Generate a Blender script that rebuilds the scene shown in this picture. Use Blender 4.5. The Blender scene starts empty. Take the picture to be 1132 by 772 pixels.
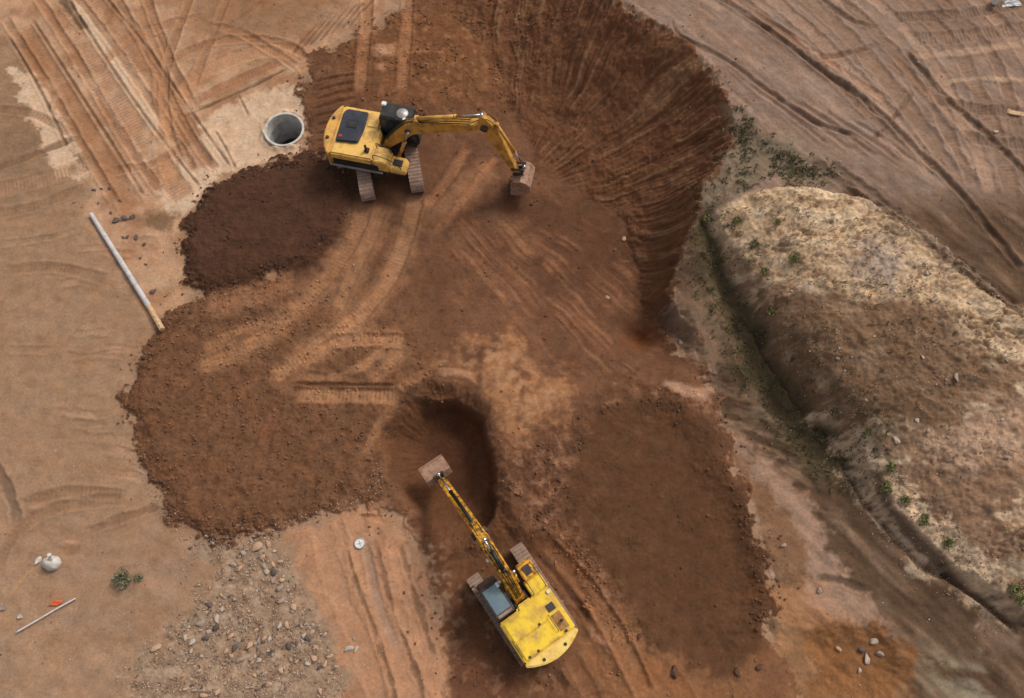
import bpy, bmesh, math, random
import numpy as np
from mathutils import Vector, Matrix
R = math.radians
rng = np.random.default_rng(7)
random.seed(7)
C = bpy.context.scene.collection

# ------------------------------------------------------------------ camera, world, sun, exposure
F, H, TILT = 888.0, 38.0, R(20)
cd = bpy.data.cameras.new('camera'); cam = bpy.data.objects.new('camera', cd); C.objects.link(cam)
cam.location = (0, 0, H); cam.rotation_euler = (TILT, 0, 0)
cd.sensor_width = 36; cd.lens = 36*F/1132; cd.clip_start = 0.5; cd.clip_end = 3000
bpy.context.scene.camera = cam
SUN_DIR = Vector((-0.62, -0.60, -1.0)).normalized()          # the way the light travels
elev = math.asin(-SUN_DIR.z); azim = math.atan2(-SUN_DIR.x, -SUN_DIR.y)
w = bpy.data.worlds.new('World'); bpy.context.scene.world = w; w.use_nodes = True
nt = w.node_tree; nt.nodes.clear()
sky = nt.nodes.new('ShaderNodeTexSky'); sky.sky_type = 'NISHITA'; sky.sun_disc = False
sky.sun_elevation = elev; sky.sun_rotation = azim; sky.dust_density = 4.0; sky.ozone_density = 0.6
hs = nt.nodes.new('ShaderNodeHueSaturation'); hs.inputs['Saturation'].default_value = 0.35
bg = nt.nodes.new('ShaderNodeBackground'); bg.inputs['Strength'].default_value = 0.13
wo = nt.nodes.new('ShaderNodeOutputWorld')
nt.links.new(sky.outputs[0], hs.inputs['Color']); nt.links.new(hs.outputs[0], bg.inputs[0]); nt.links.new(bg.outputs[0], wo.inputs[0])
sd_ = bpy.data.lights.new('sun', 'SUN'); sd_.energy = 1.5; sd_.angle = R(16); sd_.color = (1.0, 0.95, 0.88)
sun = bpy.data.objects.new('sun', sd_); C.objects.link(sun); sun.rotation_euler = SUN_DIR.to_track_quat('-Z', 'Y').to_euler()
vs = bpy.context.scene.view_settings
vs.view_transform = 'Standard'; vs.look = 'None'; vs.gamma = 1.0; vs.exposure = 0.14; vs.use_curve_mapping = False

# ------------------------------------------------------------------ survey: bearings turned into ground coordinates
CT, ST = math.cos(TILT), math.sin(TILT)
def P(px, py, z=0.0):
    x = (px-566)/F; y = -(py-386)/F
    d = (x, y*CT+ST, y*ST-CT); t = (z-H)/d[2]
    return (d[0]*t, d[1]*t)
def lin(c):
    c = np.array(c, float)/255
    return np.where(c <= .04045, c/12.92, ((c+.055)/1.055)**2.4).astype(np.float32)

# ------------------------------------------------------------------ noise
_perm = rng.permutation(256).astype(np.int32); _perm = np.concatenate([_perm, _perm])
_ang = rng.random(256)*2*np.pi; _gx = np.cos(_ang).astype(np.float32); _gy = np.sin(_ang).astype(np.float32)
def perlin(x, y, seed=0):
    x = np.asarray(x, np.float32)+np.float32(seed*17.31); y = np.asarray(y, np.float32)+np.float32(seed*9.73)
    xi = np.floor(x); yi = np.floor(y); xf = x-xi; yf = y-yi
    xi = xi.astype(np.int32) & 255; yi = yi.astype(np.int32) & 255
    u = xf*xf*xf*(xf*(xf*6-15)+10); v = yf*yf*yf*(yf*(yf*6-15)+10)
    x1 = (xi+1) & 255; y1 = (yi+1) & 255
    def g(a, b, dx, dy):
        h = _perm[_perm[a]+b]; return _gx[h]*dx+_gy[h]*dy
    n00 = g(xi, yi, xf, yf); n10 = g(x1, yi, xf-1, yf); n01 = g(xi, y1, xf, yf-1); n11 = g(x1, y1, xf-1, yf-1)
    a = n00+u*(n10-n00); b = n01+u*(n11-n01)
    return (a+v*(b-a))*1.5
def fbm(x, y, freq, octv=4, seed=0, gain=.5):
    a = 1.0; s = 0; t = 0
    for k in range(octv):
        s = s + a*perlin(x*freq, y*freq, seed+k*3.1); t += a; a *= gain; freq *= 2.03
    return s/t
def ss(a, b, x):
    t = np.clip((x-a)/(b-a), 0, 1); return t*t*(3-2*t)

# ------------------------------------------------------------------ polygons of the site
def W(pts, z=0.0): return np.array([P(p[0], p[1], p[2] if len(p) > 2 else z) for p in pts])
def sdf(poly, X, Y):                                              # + inside
    d = np.full(X.shape, 1e9, np.float32); ins = np.zeros(X.shape, bool)
    n = len(poly)
    for i in range(n):
        ax, ay = poly[i]; bx, by = poly[(i+1) % n]
        ex, ey = bx-ax, by-ay; L = ex*ex+ey*ey+1e-12
        t = np.clip(((X-ax)*ex+(Y-ay)*ey)/L, 0, 1)
        d = np.minimum(d, (X-ax-t*ex)**2+(Y-ay-t*ey)**2)
        c = ((ay > Y) != (by > Y)) & (X < ex*(Y-ay)/(ey if abs(ey) > 1e-9 else 1e-9)+ax)
        ins ^= c
    d = np.sqrt(d); return np.where(ins, d, -d).astype(np.float32)

RIM = [(640,-60),(676,-4),(705,14),(740,33),(775,62),(795,90),(812,128),(812,150),(795,182),(778,200),(772,235),(758,268),(745,305),(730,345)]
BOT = [(748,372),(762,400),(790,432),(800,470),(812,510),(835,560),(856,640),(852,700),(872,742),(890,800)]
RZ = [4.2]*8+[3.9,3.6,3.2,2.6,2.0,1.4]
rimw = np.array([P(p[0],p[1],z) for p,z in zip(RIM,RZ)])
botw = W(BOT, .2)
poly = {}
poly['field'] = np.vstack([rimw, botw, [[14,-60],[600,-60],[600,600],[-40,600],[-4,60]]])
poly['floor'] = np.vstack([W([(440,-120),(490,10),(550,100),(590,188),(650,214),(692,243),(706,290),(714,335),(728,352)]), botw, [[14,-60],[-600,-60],[-600,600],[-80,600]]])
poly['core'] = np.vstack([W([(335,100),(348,66),(400,50),(450,26),(480,-20),(470,-90)]), [[-2,60]], rimw, botw,
   W([(500,815),(492,700),(470,622),(440,572),(400,560),(310,584),(250,597),(212,590),(190,568),(170,530),(138,455),(140,425),(150,402),(190,340),(215,322),(300,306),(380,240),(375,186),(340,165)])])
poly['heapA'] = W([(205,245),(215,225),(235,200),(270,183),(300,178),(350,172),(374,180),(392,200),(388,250),(352,292),(310,304),(250,318),(215,322),(202,295),(197,262)], .3)
poly['heapB'] = W([(190,340),(215,322),(280,318),(330,330),(380,350),(440,380),(470,430),(430,460),(412,500),(410,540),(345,562),(300,586),(250,597),(212,590),(190,568),(170,530),(160,490),(138,455),(140,425),(150,402)], .2)
poly['heapC'] = W([(640,500),(660,462),(700,440),(750,442),(782,470),(798,510),(830,562),(856,640),(852,692),(812,745),(770,735),(722,702),(690,650),(655,600),(628,545)], .4)
poly['pitout'] = W([(412,484),(436,448),(476,423),(518,430),(542,455),(554,500),(560,545),(580,590),(600,615),(560,640),(500,650),(482,618),(462,575),(432,540)], 0)
poly['pitin'] = W([(440,482),(466,452),(505,447),(534,470),(545,520),(545,570),(528,592),(492,580),(462,545),(446,515)], -.5)
poly['pitfl'] = W([(468,495),(482,474),(505,470),(521,490),(527,530),(520,556),(500,550),(478,520)], -2)
poly['corridor'] = W([(445,560),(480,590),(560,600),(600,612),(640,660),(680,720),(700,815),(500,815),(492,700),(472,630)], -.3)
poly['bank'] = np.vstack([W([(782,232,3.9),(800,262,3.7),(815,295,3.5),(850,350,3.2),(885,410,3.0),(920,458,2.8),(952,487,2.7),(956,520,2.6),(975,552,2.5),(1010,592,2.4),(1040,625,2.3),(1090,652,2.2),(1140,690,2.1)]), [[60,4],[60,30]], W([(1140,330,4.8),(1070,275,4.6),(1000,226,4.5),(960,212,4.4),(900,198,4.3),(840,200,4.2),(795,220,4.1)])])
poly['straw'] = np.vstack([W([(778,232,4),(830,200,4.2),(900,198,4.3),(960,212,4.4),(1010,232,4.6),(1070,275,4.7),(1140,330,4.8),(1140,390,4.8),(1085,370,4.7),(1030,322,4.7),(960,318,4.6),(880,300,4.4),(830,270,4.2),(790,250,4)])])
poly['bankpale'] = W([(925,455,3.3),(960,480,3.3),(1000,530,3.3),(1060,585,3.2),(1132,650,3.1),(1132,690,2.6),(1085,648,2.8),(1040,618,2.9),(990,560,3.0),(940,478,3.0)])
poly['palecorner'] = W([(1010,490,4),(1060,470,4.2),(1150,440,4.4),(1150,500,4.3),(1060,520,4.1)])
poly['hillbrown'] = W([(880,330,4.3),(950,300,4.6),(1030,320,4.7),(1085,370,4.6),(1110,420,4.5),(1080,455,4.4),(1000,470,4),(930,440,3.7),(890,390,3.9)])
poly['ditch'] = W([(782,245,3.2),(812,290,2.9),(850,352,2.6),(890,415,2.2),(950,487,1.9),(952,520,1.8),(905,500,1.5),(860,440,1.8),(820,360,2.2),(795,300,2.6)])
poly['green'] = W([(798,120,4),(830,140,4),(880,170,3.8),(930,195,4),(890,196,4),(850,190,4),(815,205,4),(785,225,4),(778,205,4),(800,180,4)])
poly['orangeA'] = W([(800,470),(840,500),(880,540),(905,585),(905,640),(860,640),(835,565),(812,515)], .3)
poly['orangeB'] = W([(846,640),(905,640),(960,690),(1000,720),(1010,760),(1000,820),(880,820),(850,740),(858,690)], .2)
poly['borrow'] = W([(893,705),(930,690),(975,695),(998,722),(1003,755),(960,775),(905,765)], .1)
poly['pinkpale'] = W([(800,470,.3),(850,510,.4),(905,570,.6),(930,630,.6),(980,680,.6),(1000,712,.5),(930,690,.4),(880,660,.3),(900,640,.4),(880,580,.4),(830,520,.3)])
poly['road'] = W([(308,582),(350,572),(385,555),(420,560),(450,570),(470,622),(490,700),(515,790),(395,790),(372,705),(340,650)], .1)
poly['rubble'] = W([(215,600),(300,590),(335,640),(370,700),(395,790),(120,790),(150,730),(190,690),(235,640)])
poly['topleft'] = W([(-60,-20),(20,50),(60,130),(100,200),(95,245),(182,372),(215,345),(215,300),(205,245),(240,195),(300,178),(345,170),(335,120),(345,70),(400,50),(470,-10),(480,-80),(200,-80),(0,-60)])
poly['pavedA'] = W([(195,180),(235,125),(300,98),(345,100),(330,168),(250,195),(220,222),(205,235)])
poly['pavedB'] = W([(10,75),(40,82),(75,140),(100,195),(60,190),(35,130)])
poly['pavedC'] = W([(60,0),(110,0),(160,90),(215,190),(225,225),(190,240),(150,160),(100,90)])
poly['pocket'] = W([(238,118),(250,90),(285,62),(300,70),(270,100)])
poly['orangefan'] = W([(520,378),(560,362),(590,395),(632,432),(625,455),(580,492),(560,480),(545,440),(525,420),(480,408),(440,432),(455,405),(500,395)], .4)
poly['churn'] = W([(555,505),(640,455),(700,420),(790,430),(790,470),(700,440),(655,465),(630,540),(655,600),(700,660),(735,710),(700,730),(640,660),(600,600),(565,550)], .3)

poly['ribs'] = W([(500,255),(560,235),(640,240),(700,275),(712,340),(700,405),(645,425),(590,395),(540,335),(500,300)], -.1)
# ------------------------------------------------------------------ grids
def outer(a, b, n):                                               # growing steps a->b
    return a+(b-a)*(np.linspace(0, 1, n+1)[1:]**2.2)
def axis(lo, hi, st, far):
    core = np.arange(lo, hi+st/2, st)
    return np.concatenate([outer(core[0], -far, 26)[::-1], core, outer(core[-1], far, 26)])
ST_ = 0.05
xs = axis(-33, 33, ST_, 700); ys = axis(-4.5, 39.5, ST_, 700)
xc = axis(-33, 33, .2, 700); yc = axis(-4.5, 39.5, .2, 700)
XC, YC = np.meshgrid(xc, yc)
def up(A):
    B = np.empty((len(yc), len(xs)), np.float32)
    ix = np.clip(np.searchsorted(xc, xs, 'right')-1, 0, len(xc)-2); tx = ((xs-xc[ix])/(xc[ix+1]-xc[ix])).astype(np.float32)
    B = A[:, ix]*(1-tx)+A[:, ix+1]*tx
    iy = np.clip(np.searchsorted(yc, ys, 'right')-1, 0, len(yc)-2); ty = ((ys-yc[iy])/(yc[iy+1]-yc[iy])).astype(np.float32)[:, None]
    return (B[iy]*(1-ty)+B[iy+1]*ty).astype(np.float32)
def tps(pts):
    q = np.array([(*P(a, b, z), z) for a, b, z in pts]); x, y, z = q.T; n = len(q)
    def U(r2): return r2*np.log(r2+1e-9)
    K = U((x[:, None]-x)**2+(y[:, None]-y)**2)+np.eye(n)*2.0
    A = np.zeros((n+3, n+3)); A[:n, :n] = K; A[:n, n] = 1; A[:n, n+1] = x; A[:n, n+2] = y; A[n:, :n] = A[:n, n:].T
    c = np.linalg.solve(A, np.concatenate([z, [0, 0, 0]]))
    X = np.clip(XC, -31, 31); Y = np.clip(YC, -3, 37)
    out = c[n]+c[n+1]*X+c[n+2]*Y
    for i in range(n): out = out+c[i]*U((X-x[i])**2+(Y-y[i])**2)
    return up(out.astype(np.float32))
floorZ = tps([(0,0,0),(0,200,0),(0,400,0),(0,600,0),(0,772,0),(150,100,0),(100,300,0),(120,500,0),(150,700,0),(300,772,0),(240,150,0),(320,150,0),(300,50,.2),(450,-20,1.2),(400,40,.8),(330,0,.5),(430,180,.5),(500,150,.5),(520,220,.4),(300,240,.15),(220,400,0),(350,450,.1),(450,380,.4),(550,300,.2),(620,200,-.3),(650,280,-.4),(700,340,-.9),(650,400,.1),(560,430,.5),(600,500,.4),(700,440,.2),(760,430,.3),(540,90,.6),(740,580,0),(650,620,-.1),(850,640,0),(810,480,.1),(590,660,-.6),(540,660,-.6),(560,740,-.3),(700,760,0),(400,610,.05),(450,720,.05),(380,720,0),(900,772,0),(1132,772,0),(1132,0,.5)])
fieldZ = tps([(700,0,4.2),(850,0,4.1),(1000,0,4),(1132,0,4),(800,100,4.1),(950,100,4),(1132,120,4),(1000,190,4),(1132,270,4),(820,165,3.7),(900,190,3.6),(960,210,3.8),
  (850,225,3.7),(950,260,3.6),(1050,320,3.6),(1132,380,3.6),(950,350,3.3),(1050,400,3.3),(900,400,2.8),(1000,470,2.7),(1132,500,3.0),(1132,600,2.5),
  (800,255,3.1),(850,345,2.4),(930,460,2.0),(970,520,1.8),(1040,610,1.6),(1132,690,1.4),(800,310,2.0),(860,420,1.4),(930,510,1.2),(1000,610,1.1),(1100,710,.9),
  (765,300,1.9),(755,350,.9),(770,400,.35),(810,450,.3),(850,530,.3),(880,600,.3),(920,680,.2),(1000,760,.3),(1132,772,.8),(640,30,4.2),(600,-20,4.0)])
S = {k: up(sdf(v, XC, YC)) for k, v in poly.items()}
S['core'] = np.maximum(S['core'], S['heapA'])
X, Y = np.meshgrid(xs.astype(np.float32), ys.astype(np.float32))
n_big = fbm(X, Y, .12, 4, 1); n_mid = fbm(X, Y, .5, 4, 5); n_sm = fbm(X, Y, 2.1, 4, 9); n_fine = fbm(X, Y, 6.0, 2, 13)
rag = .55*fbm(X, Y, .8, 3, 21)+.34*fbm(X, Y, 3.1, 4, 25, .65)-.14*np.abs(fbm(X, Y, 1.6, 2, 28))
n_str = fbm(X*.3+.3*n_mid, Y*1.1+.25*X, .8, 4, 83)
def mask(k, soft=.12, grow=0, ragg=1.0): return ss(-soft, soft, S[k]+grow+rag*ragg)

# ------------------------------------------------------------------ relief
sF = S['field']+rag*.5; sL = S['floor']+rag*.6
a = np.maximum(-sF, 0); b = np.maximum(-sL, 0)
t = np.where(sF > 0, 1, np.where(sL > 0, 0, b/(a+b+1e-4))).astype(np.float32)
hasc = (sF < 0) & (sL < 0)
wall = np.clip(4*t*(1-t), 0, 1)*hasc
kk = ss(.9, .2, np.abs(S['field']+S['floor'])); t = (t*(1-kk)+ss(-.9, .9, (S['field']-S['floor'])/2+rag*.8)*kk).astype(np.float32)
prof = .4*t+.6*t**2.0
Z = floorZ+(fieldZ-floorZ)*prof
mcore = mask('core', .12, .05, 1.7)
mA = mask('heapA', .45, .25, 1.2)*mcore; mB = mask('heapB', 1.1, .9, 1.2)*mcore; mC = mask('heapC', .45, .25, 1.5)*mcore
def mound(k, h, wd): return h*ss(-.05, wd, S[k]+rag*.8)
Z += mound('heapA', .24, .9)+mound('heapB', .20, 1.0)-.38*ss(-.2, 1.5, S['heapC']+rag*.5)*(.35+.65*ss(P(660,600)[0], P(760,600)[0], X))
Z += .09*mask('core', .15, 0, 1.7)
# two-tier excavated hole
o = ss(-.15, .75, S['pitout']+rag*.35); pw = ss(P(450,480,-1)[0], P(500,480,-1)[0], X+.4*(Y-P(450,480,-1)[1])); i_ = np.clip((S['pitin']+rag*.3+(.9-.7*pw))/(1.7-1.3*pw), 0, 1); i_ = i_*i_*(3-2*i_); f_ = ss(-.8, .5, S['pitfl']+rag*.3)
Z -= .5*o+1.3*i_+.4*f_
Z -= .25*ss(-.4, 1.3, S['corridor']+rag*1.2)
# bank step, ditch, borrow pit, hollow
mbank = ss(0, .45, S['bank']+rag*.35)
Z += .6*mbank*ss(0, 6, X-9.0)*1.0
Z -= .7*ss(-.4, .7, S['ditch']+.3+rag*.5)
Z -= .35*np.exp(-((S['bank']+rag*.35+.12)/.14)**2)*ss(-1, 1, 14.5-Y)*(X > 8)
Z -= .4*ss(-.3, 1.0, S['borrow']+rag*.6)
Z -= .22*ss(-.2, .9, S['green']+rag)
def blob(px, py, z, r, dz):
    cx, cy = P(px, py, z); return dz*np.exp(-((X-cx)**2+(Y-cy)**2)/(r*r))
Z += blob(708, 372, -.8, .9, -1.0)+blob(650, 378, 0, .8, -.25)+blob(735, 385, .2, .5, -.3)
Z += blob(385,100,1,2.2,.25)+blob(525,75,.8,2.5,.35)+blob(470,110,.8,1.0,.2)
# clod roughness
rough = np.clip(.25*mcore+.75*mask('churn', .5)+.45*np.maximum(mA, mB)*(1-.0*mA)+.5*wall, 0, 1)
toprough = ss(2.5, -2.5, Y*0+np.hypot((X-P(490,60,.8)[0])/1.6, Y-P(490,60,.8)[1])-3.5)*mcore
rough = np.clip(rough+.5*toprough, 0, 1)
edgeA = np.exp(-((S['core']+1.7*rag-.15)/.4)**2)*np.clip(ss(-.8, .2, S['heapA'])+ss(-.8, .2, S['heapB'])+ss(-.8, .2, S['heapC']), 0, 1)*ss(-.5, .3, n_mid+.4*n_sm)
edgeA = np.clip(edgeA*(mcore > .2), 0, 1)
rubm = mask('rubble', .6, 0, 2.0)*(1-mask('road', .2))
cl1 = fbm(X, Y, 1.7, 3, 31); cl2 = np.abs(fbm(X, Y, 4.3, 3, 35))
Z += rough*(.09*cl1+.09*cl2)+edgeA*.06*cl2+n_mid*(.05+.05*mcore)+n_sm*.018+n_fine*.010*(1+rubm*3)
Z += rubm*.06*fbm(X, Y, 3.0, 3, 39)
load = np.abs(fbm(X, Y, .55, 3, 151)); load2 = np.abs(fbm(X, Y, 1.3, 4, 152, .6))
Z += np.maximum(mA, mB)*(.11*load+.06*load2)+mC*(.10*load+.03*load2)
mf0 = ss(-.1, .1, sF); mb0 = mbank*mf0*(X > 8)
hl = fbm(X, Y, 1.3, 5, 101, .62); al = (X*.69-Y*.72); dg = (X*.72+Y*.69)
drag = perlin(al*.22+.2*n_mid, dg*1.5+.1*n_mid, 103)+.7*perlin(al*.5, dg*3.7, 104)+.4*perlin(al*.9, dg*8, 105)
run = fbm((X*.5+Y)*.6+.5*n_mid, (X-Y*.5)*.2, 1.5, 5, 109, .65)
Z += mf0*(1-mb0)*(.05*hl+.018*drag*ss(-.4,.4,n_mid))+mb0*(.26*fbm(X, Y, .6, 5, 106, .65)+.16*hl+.07*run)
Z += (1-mf0)*(1-mcore)*(.028*fbm(X, Y, 1.1, 5, 107, .62)+.02*n_str)
crumb = fbm(X, Y, 5.0, 3, 111, .7); Z += crumb*(.012+.03*mcore*ss(-.3, .4, n_mid)+.02*mb0)

# claw marks: bundles radiating from where the bucket works
def claw(cx, cy, K, seed, phase=0):
    th = np.arctan2(Y-cy, X-cx)+(.09 if seed == 41 else .025)*fbm(X, Y, .22, 3, seed+5); r = np.hypot(X-cx, Y-cy)
    a = perlin(th*K, r*.16, seed)+.55*perlin(th*K*2.3, r*.3, seed+2)
    return a.astype(np.float32)
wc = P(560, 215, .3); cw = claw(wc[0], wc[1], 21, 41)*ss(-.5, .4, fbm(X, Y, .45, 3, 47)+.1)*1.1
wallM = ss(.02, .35, wall)*ss(-2, 1, Y-P(700,345,0)[1])
tooth = perlin(np.arctan2(Y-wc[1], X-wc[0])*62, np.hypot(X-wc[0], Y-wc[1])*.5, 141)
rimb = ss(3.0, .6, -sF)
Z += wallM*(.13*cw+.34*fbm(X, Y, .42, 4, 44)+.10*np.abs(fbm(X, Y, 2.2, 4, 46, .6))+.14*tooth*rimb)
ec = P(300, 30, .5); cf = claw(ec[0], ec[1], 62, 51)
rr = np.hypot(X-ec[0], Y-ec[1]); fl = mcore*(1-wallM)*mask('ribs', .8, 0, 3.0)
patch = ss(-.15, .3, n_mid+.15)
Z += fl*patch*(.055*cf+.02*fbm(X, Y, 2.0, 3, 53))
pc = P(500, 500, -1); cp = claw(pc[0], pc[1], 12, 61)
Z += o*(1-f_)*.05*cp

COL = np.empty(X.shape+(3,), np.float32)
def paint(m, c, k=1.0):
    global COL
    m = np.clip(m*k, 0, 1)[..., None]; c = np.asarray(c, np.float32)
    COL += (c-COL)*m
COL[:] = lin((152,120,97))
var = ss(-.5, .5, n_big)
paint(ss(-.1, .5, n_big+.5*n_mid), lin((165,130,105)), .8)
paint(ss(.1, .6, -n_big+.5*n_mid), lin((148,112,88)), .7); lg_ = ss(-12.5, -15, X+n_mid)*ss(4, 9, Y+n_mid*2); paint(lg_, lin((150,117,92)), .6)
paint(ss(.05, .5, n_str), lin((176,140,116)), .55); paint(ss(.1, .5, -n_str), lin((140,106,82)), .5); paint(ss(.15, .5, fbm(X, Y, .3, 4, 85))*ss(10, 2, Y), lin((140,104,78)), .6)
tlc = ss(6, 0, np.hypot(X-P(20,150)[0], (Y-P(20,150)[1])*.8)+n_mid*3)
paint(tlc, lin((132,103,80)), .85); paint(ss(.0, .45, n_str+.6*n_mid)*ss(-8, -20, X), lin((142,106,80)), .55)
mtl = mask('topleft', .5, 0, 1.2)
paint(mtl, lin((180,141,113))); paint(mtl*ss(-.2, .4, n_mid), lin((150,108,80)), .85)
brn = ss(3.6, 1.0, np.hypot((X-P(290,15)[0])*.55, Y-P(290,15)[1])+n_mid*2.4); paint(brn, lin((136,98,70)), .75)
for k in ('pavedA', 'pavedB', 'pavedC'): paint(mask(k, .15, 0, 1.3)*ss(-.45, .0, n_mid+.2), lin((200,167,141)), .95)
paint(mask('pocket', .1), lin((150,112,84)), .6)
# right field
mf = ss(-.1, .1, sF)
paint(mf, lin((137,112,98))); paint(mf*ss(0, .6, n_big+.6*n_mid), lin((134,104,88)), .8); paint(mf*ss(.1, .7, -n_big+.6*n_mid), lin((156,128,112)), .8)
dk = ss(5, 0, np.hypot(X-P(1132,260,4)[0], Y-P(1132,260,4)[1])+n_mid*3); paint(dk*mf, lin((126,100,84)), .5)
str1 = perlin((X*.62+Y*.78)*.35, (X*.78-Y*.62)*1.9, 71)+.6*perlin((X*.62+Y*.78)*.6, (X*.78-Y*.62)*4, 72)   # drag marks along the haul direction
paint(mf*ss(.05, .9, drag), lin((118,92,77)), .65); paint(mf*ss(.1, .9, -drag), lin((170,140,121)), .5)
mg = mask('green', .5, .3, 1.6); paint(mg, lin((116,101,82)), .7); paint(mg*ss(0, .4, n_sm+n_mid), lin((80,76,60)), .7)
# smooth eroded slope
low = mf*ss(.4, -.4, S['bank'])*ss(1, -1, Y-P(780,225,3.9)[1]+0*X)*(X > 6)
paint(low, lin((98,75,58)))
ero = fbm(X*.5+n_mid*.8, Y*1.1+X*.25, .8, 4, 75)
paint(low*ss(.05, .3, ero)*ss(4.0, .8, S['field']+n_mid*2), lin((150,118,94)), .7)
paint(low*ss(.1, .5, -ero), lin((88,66,53)), .6)
rl = perlin(al*.28+.3*n_mid, dg*1.1+.3*n_mid, 171)+.6*perlin(al*.5, dg*2.6, 172); Z += low*ss(.5, 2, S['field'])*.07*rl; paint(low*ss(.15, .8, rl), lin((138,110,90)), .7); paint(low*ss(.25, .55, fbm(X*.8, Y*1.3, .7, 4, 181, .6)+.25*rl)*ss(6, 1, S['field']), lin((174,142,122)), .8); paint(low*ss(.2, .9, -rl), lin((80,61,48)), .6)
lp = ss(3.2, .6, np.hypot((X-P(800,345,1.6)[0])*1.1, (Y-P(800,345,1.6)[1])*.8)+n_mid*1.5); paint(low*lp, lin((160,128,104)), .75)
gp = ss(2.4, .4, np.hypot(X-P(1080,762,.8)[0], Y-P(1080,762,.8)[1])+n_mid*2); paint(low*gp*ss(-.1, .4, ero+.2), lin((168,155,133)), .7)
gp = ss(1.6, .2, np.hypot(X-P(1090,690,1)[0], Y-P(1090,690,1)[1])+n_mid*1.6); paint(low*gp, lin((160,128,108)), .6)
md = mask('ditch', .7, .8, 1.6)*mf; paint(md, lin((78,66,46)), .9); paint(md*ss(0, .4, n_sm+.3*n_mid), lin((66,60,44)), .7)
# mound with dry grass
mb = mbank*mf*(X > 8)
paint(mb, lin((142,110,88))); paint(mb*ss(0, .5, n_mid+.5*n_sm), lin((118,90,71)), .75)
paint(mask('hillbrown', .9, .5, 2.2)*(X>8), lin((110,84,64)), .8); paint(mask('hillbrown', .9, .5, 2)*ss(.05, .4, hl), lin((140,110,86)), .45)
paint(mask('straw', .5, .15, 1.3)*mb, lin((202,170,138)), .95); paint(mask('straw', .5, 0, 1.3)*mb*ss(.1, .5, n_sm+n_mid*.5), lin((140,108,84)), .75)
gul = np.abs(fbm(X*.55-Y*.25+1.2*n_mid, Y*.9+X*.2, .7, 4, 161, .62)); gm_ = ss(-.1, .5, n_big+.8*n_mid); paint(mb*gm_*ss(.10, .0, gul), lin((116,90,70)), .55); Z -= mb*gm_*.13*ss(.14, .0, gul); paint(mb*ss(.15, .4, gul)*(1-mask('hillbrown', .8)), lin((216,190,160)), .7); paint(mb*ss(.05, .45, run), lin((118,92,71)), .4); paint(mb*ss(.08, .5, -run), lin((184,155,130)), .45); paint(mb*ss(.05, .5, fbm(X, Y, 1.7, 4, 163, .65)), lin((112,87,68)), .5)  # gully beds darkened in colour too, as shade would make them
gr = ss(1.8, .5, np.hypot(X-P(975,285,4.6)[0], Y-P(975,285,4.6)[1])+n_sm*1.6); paint(gr*mb, lin((158,138,128)), .8)
bp_ = mask('bankpale', .3, .25, 2.0)*mf; paint(bp_*ss(-.5, -.05, n_mid+.6*n_sm), lin((204,174,146)), .95); paint(bp_*ss(.1, .4, n_sm-.3*n_mid), lin((120,98,78)), .7); paint(mask('palecorner', .4, 0, 1.5)*mf, lin((176,143,120)), .8)
# weathered orange strip and borrow pit
paint(mask('orangeA', .3, 0, 1.2), lin((142,104,78)), .8); paint(mask('orangeB', .3, 0, 1.2), lin((146,106,76)), .85)
paint(mask('pinkpale', .25, 0, 1.2), lin((168,134,114)), .85); paint(mask('orangeB', .3)*ss(0, .4, ero), lin((178,128,92)), .6)
paint(mask('borrow', .3, .1, 1.6), lin((136,92,58)), .9); paint(mask('borrow', .3, .1, 2.2)*ss(0, .4, n_sm+n_mid*.4), lin((108,74,50)), .5)
dp = ss(.95, .2, np.hypot((X-P(180,241)[0])*.7, Y-P(180,241)[1])+rag*1.2); paint(dp, lin((106,80,58)), .8)
# road and rubble
mr = mask('road', .3, 0, 2.4)
paint(rubm, lin((150,124,103)), .85); paint(rubm*ss(0, .35, cl1+.3*n_sm), lin((128,102,82)), .7); paint(rubm*ss(.1, .4, -cl1), lin((172,146,126)), .6)
# excavated floor
paint(mcore, lin((108,73,53)))
paint(mcore*ss(-.1, .5, n_mid+.6*n_big), lin((124,85,62)), .6); paint(mcore*ss(.0, .5, -n_mid-.5*n_big), lin((90,60,43)), .65)
paint(toprough, lin((124,80,50)), .6); paint(toprough*ss(.05, .35, n_sm+.2*n_mid), lin((152,108,72)), .5)
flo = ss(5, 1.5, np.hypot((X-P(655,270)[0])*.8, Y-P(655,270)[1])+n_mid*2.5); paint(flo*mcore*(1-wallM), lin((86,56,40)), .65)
paint(mcore*ss(0, .5, -cf)*fl*patch, lin((86,56,40)), .4); paint(mcore*ss(.05, .55, cf)*fl*patch, lin((146,101,73)), .55)  # rib grooves get painted shade, dry scraped ridges a paler soil
paint(mask('orangefan', .6, 0, 2.6)*ss(-.5, .15, n_mid+.4*n_sm), lin((154,108,76)), .9); paint(mask('orangefan', .4, -.5, 1.5)*ss(-.2, .3, n_sm), lin((176,134,104)), .4)
paint(mask('churn', .6, 0, 1.5)*ss(.05, .4, n_sm+.3*n_mid), lin((150,110,86)), .6); paint(mask('churn', .6)*ss(.05, .4, -n_sm), lin((84,54,38)), .6)
paint(mask('corridor', .4, 0, 1.4), lin((98,64,46)), .8); paint(mask('corridor', .4, 0, 1.4)*ss(.12, .45, n_sm+n_mid*.6), lin((140,104,80)), .6); wl_ = ss(2.2, .3, np.hypot((X-P(478,650)[0])*1.5, (Y-P(478,650)[1])*.5)+n_mid*1.6)*ss(-.05, .3, n_sm); paint(wl_*mcore, lin((150,118,95)), .7)
tanlo = ss(4.5, 1.5, np.hypot((X-P(740,775)[0])*.55, Y-P(740,775)[1])+n_mid*2)*(1-.9*mC); paint(tanlo*mcore, lin((134,93,64)), .8)
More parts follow.
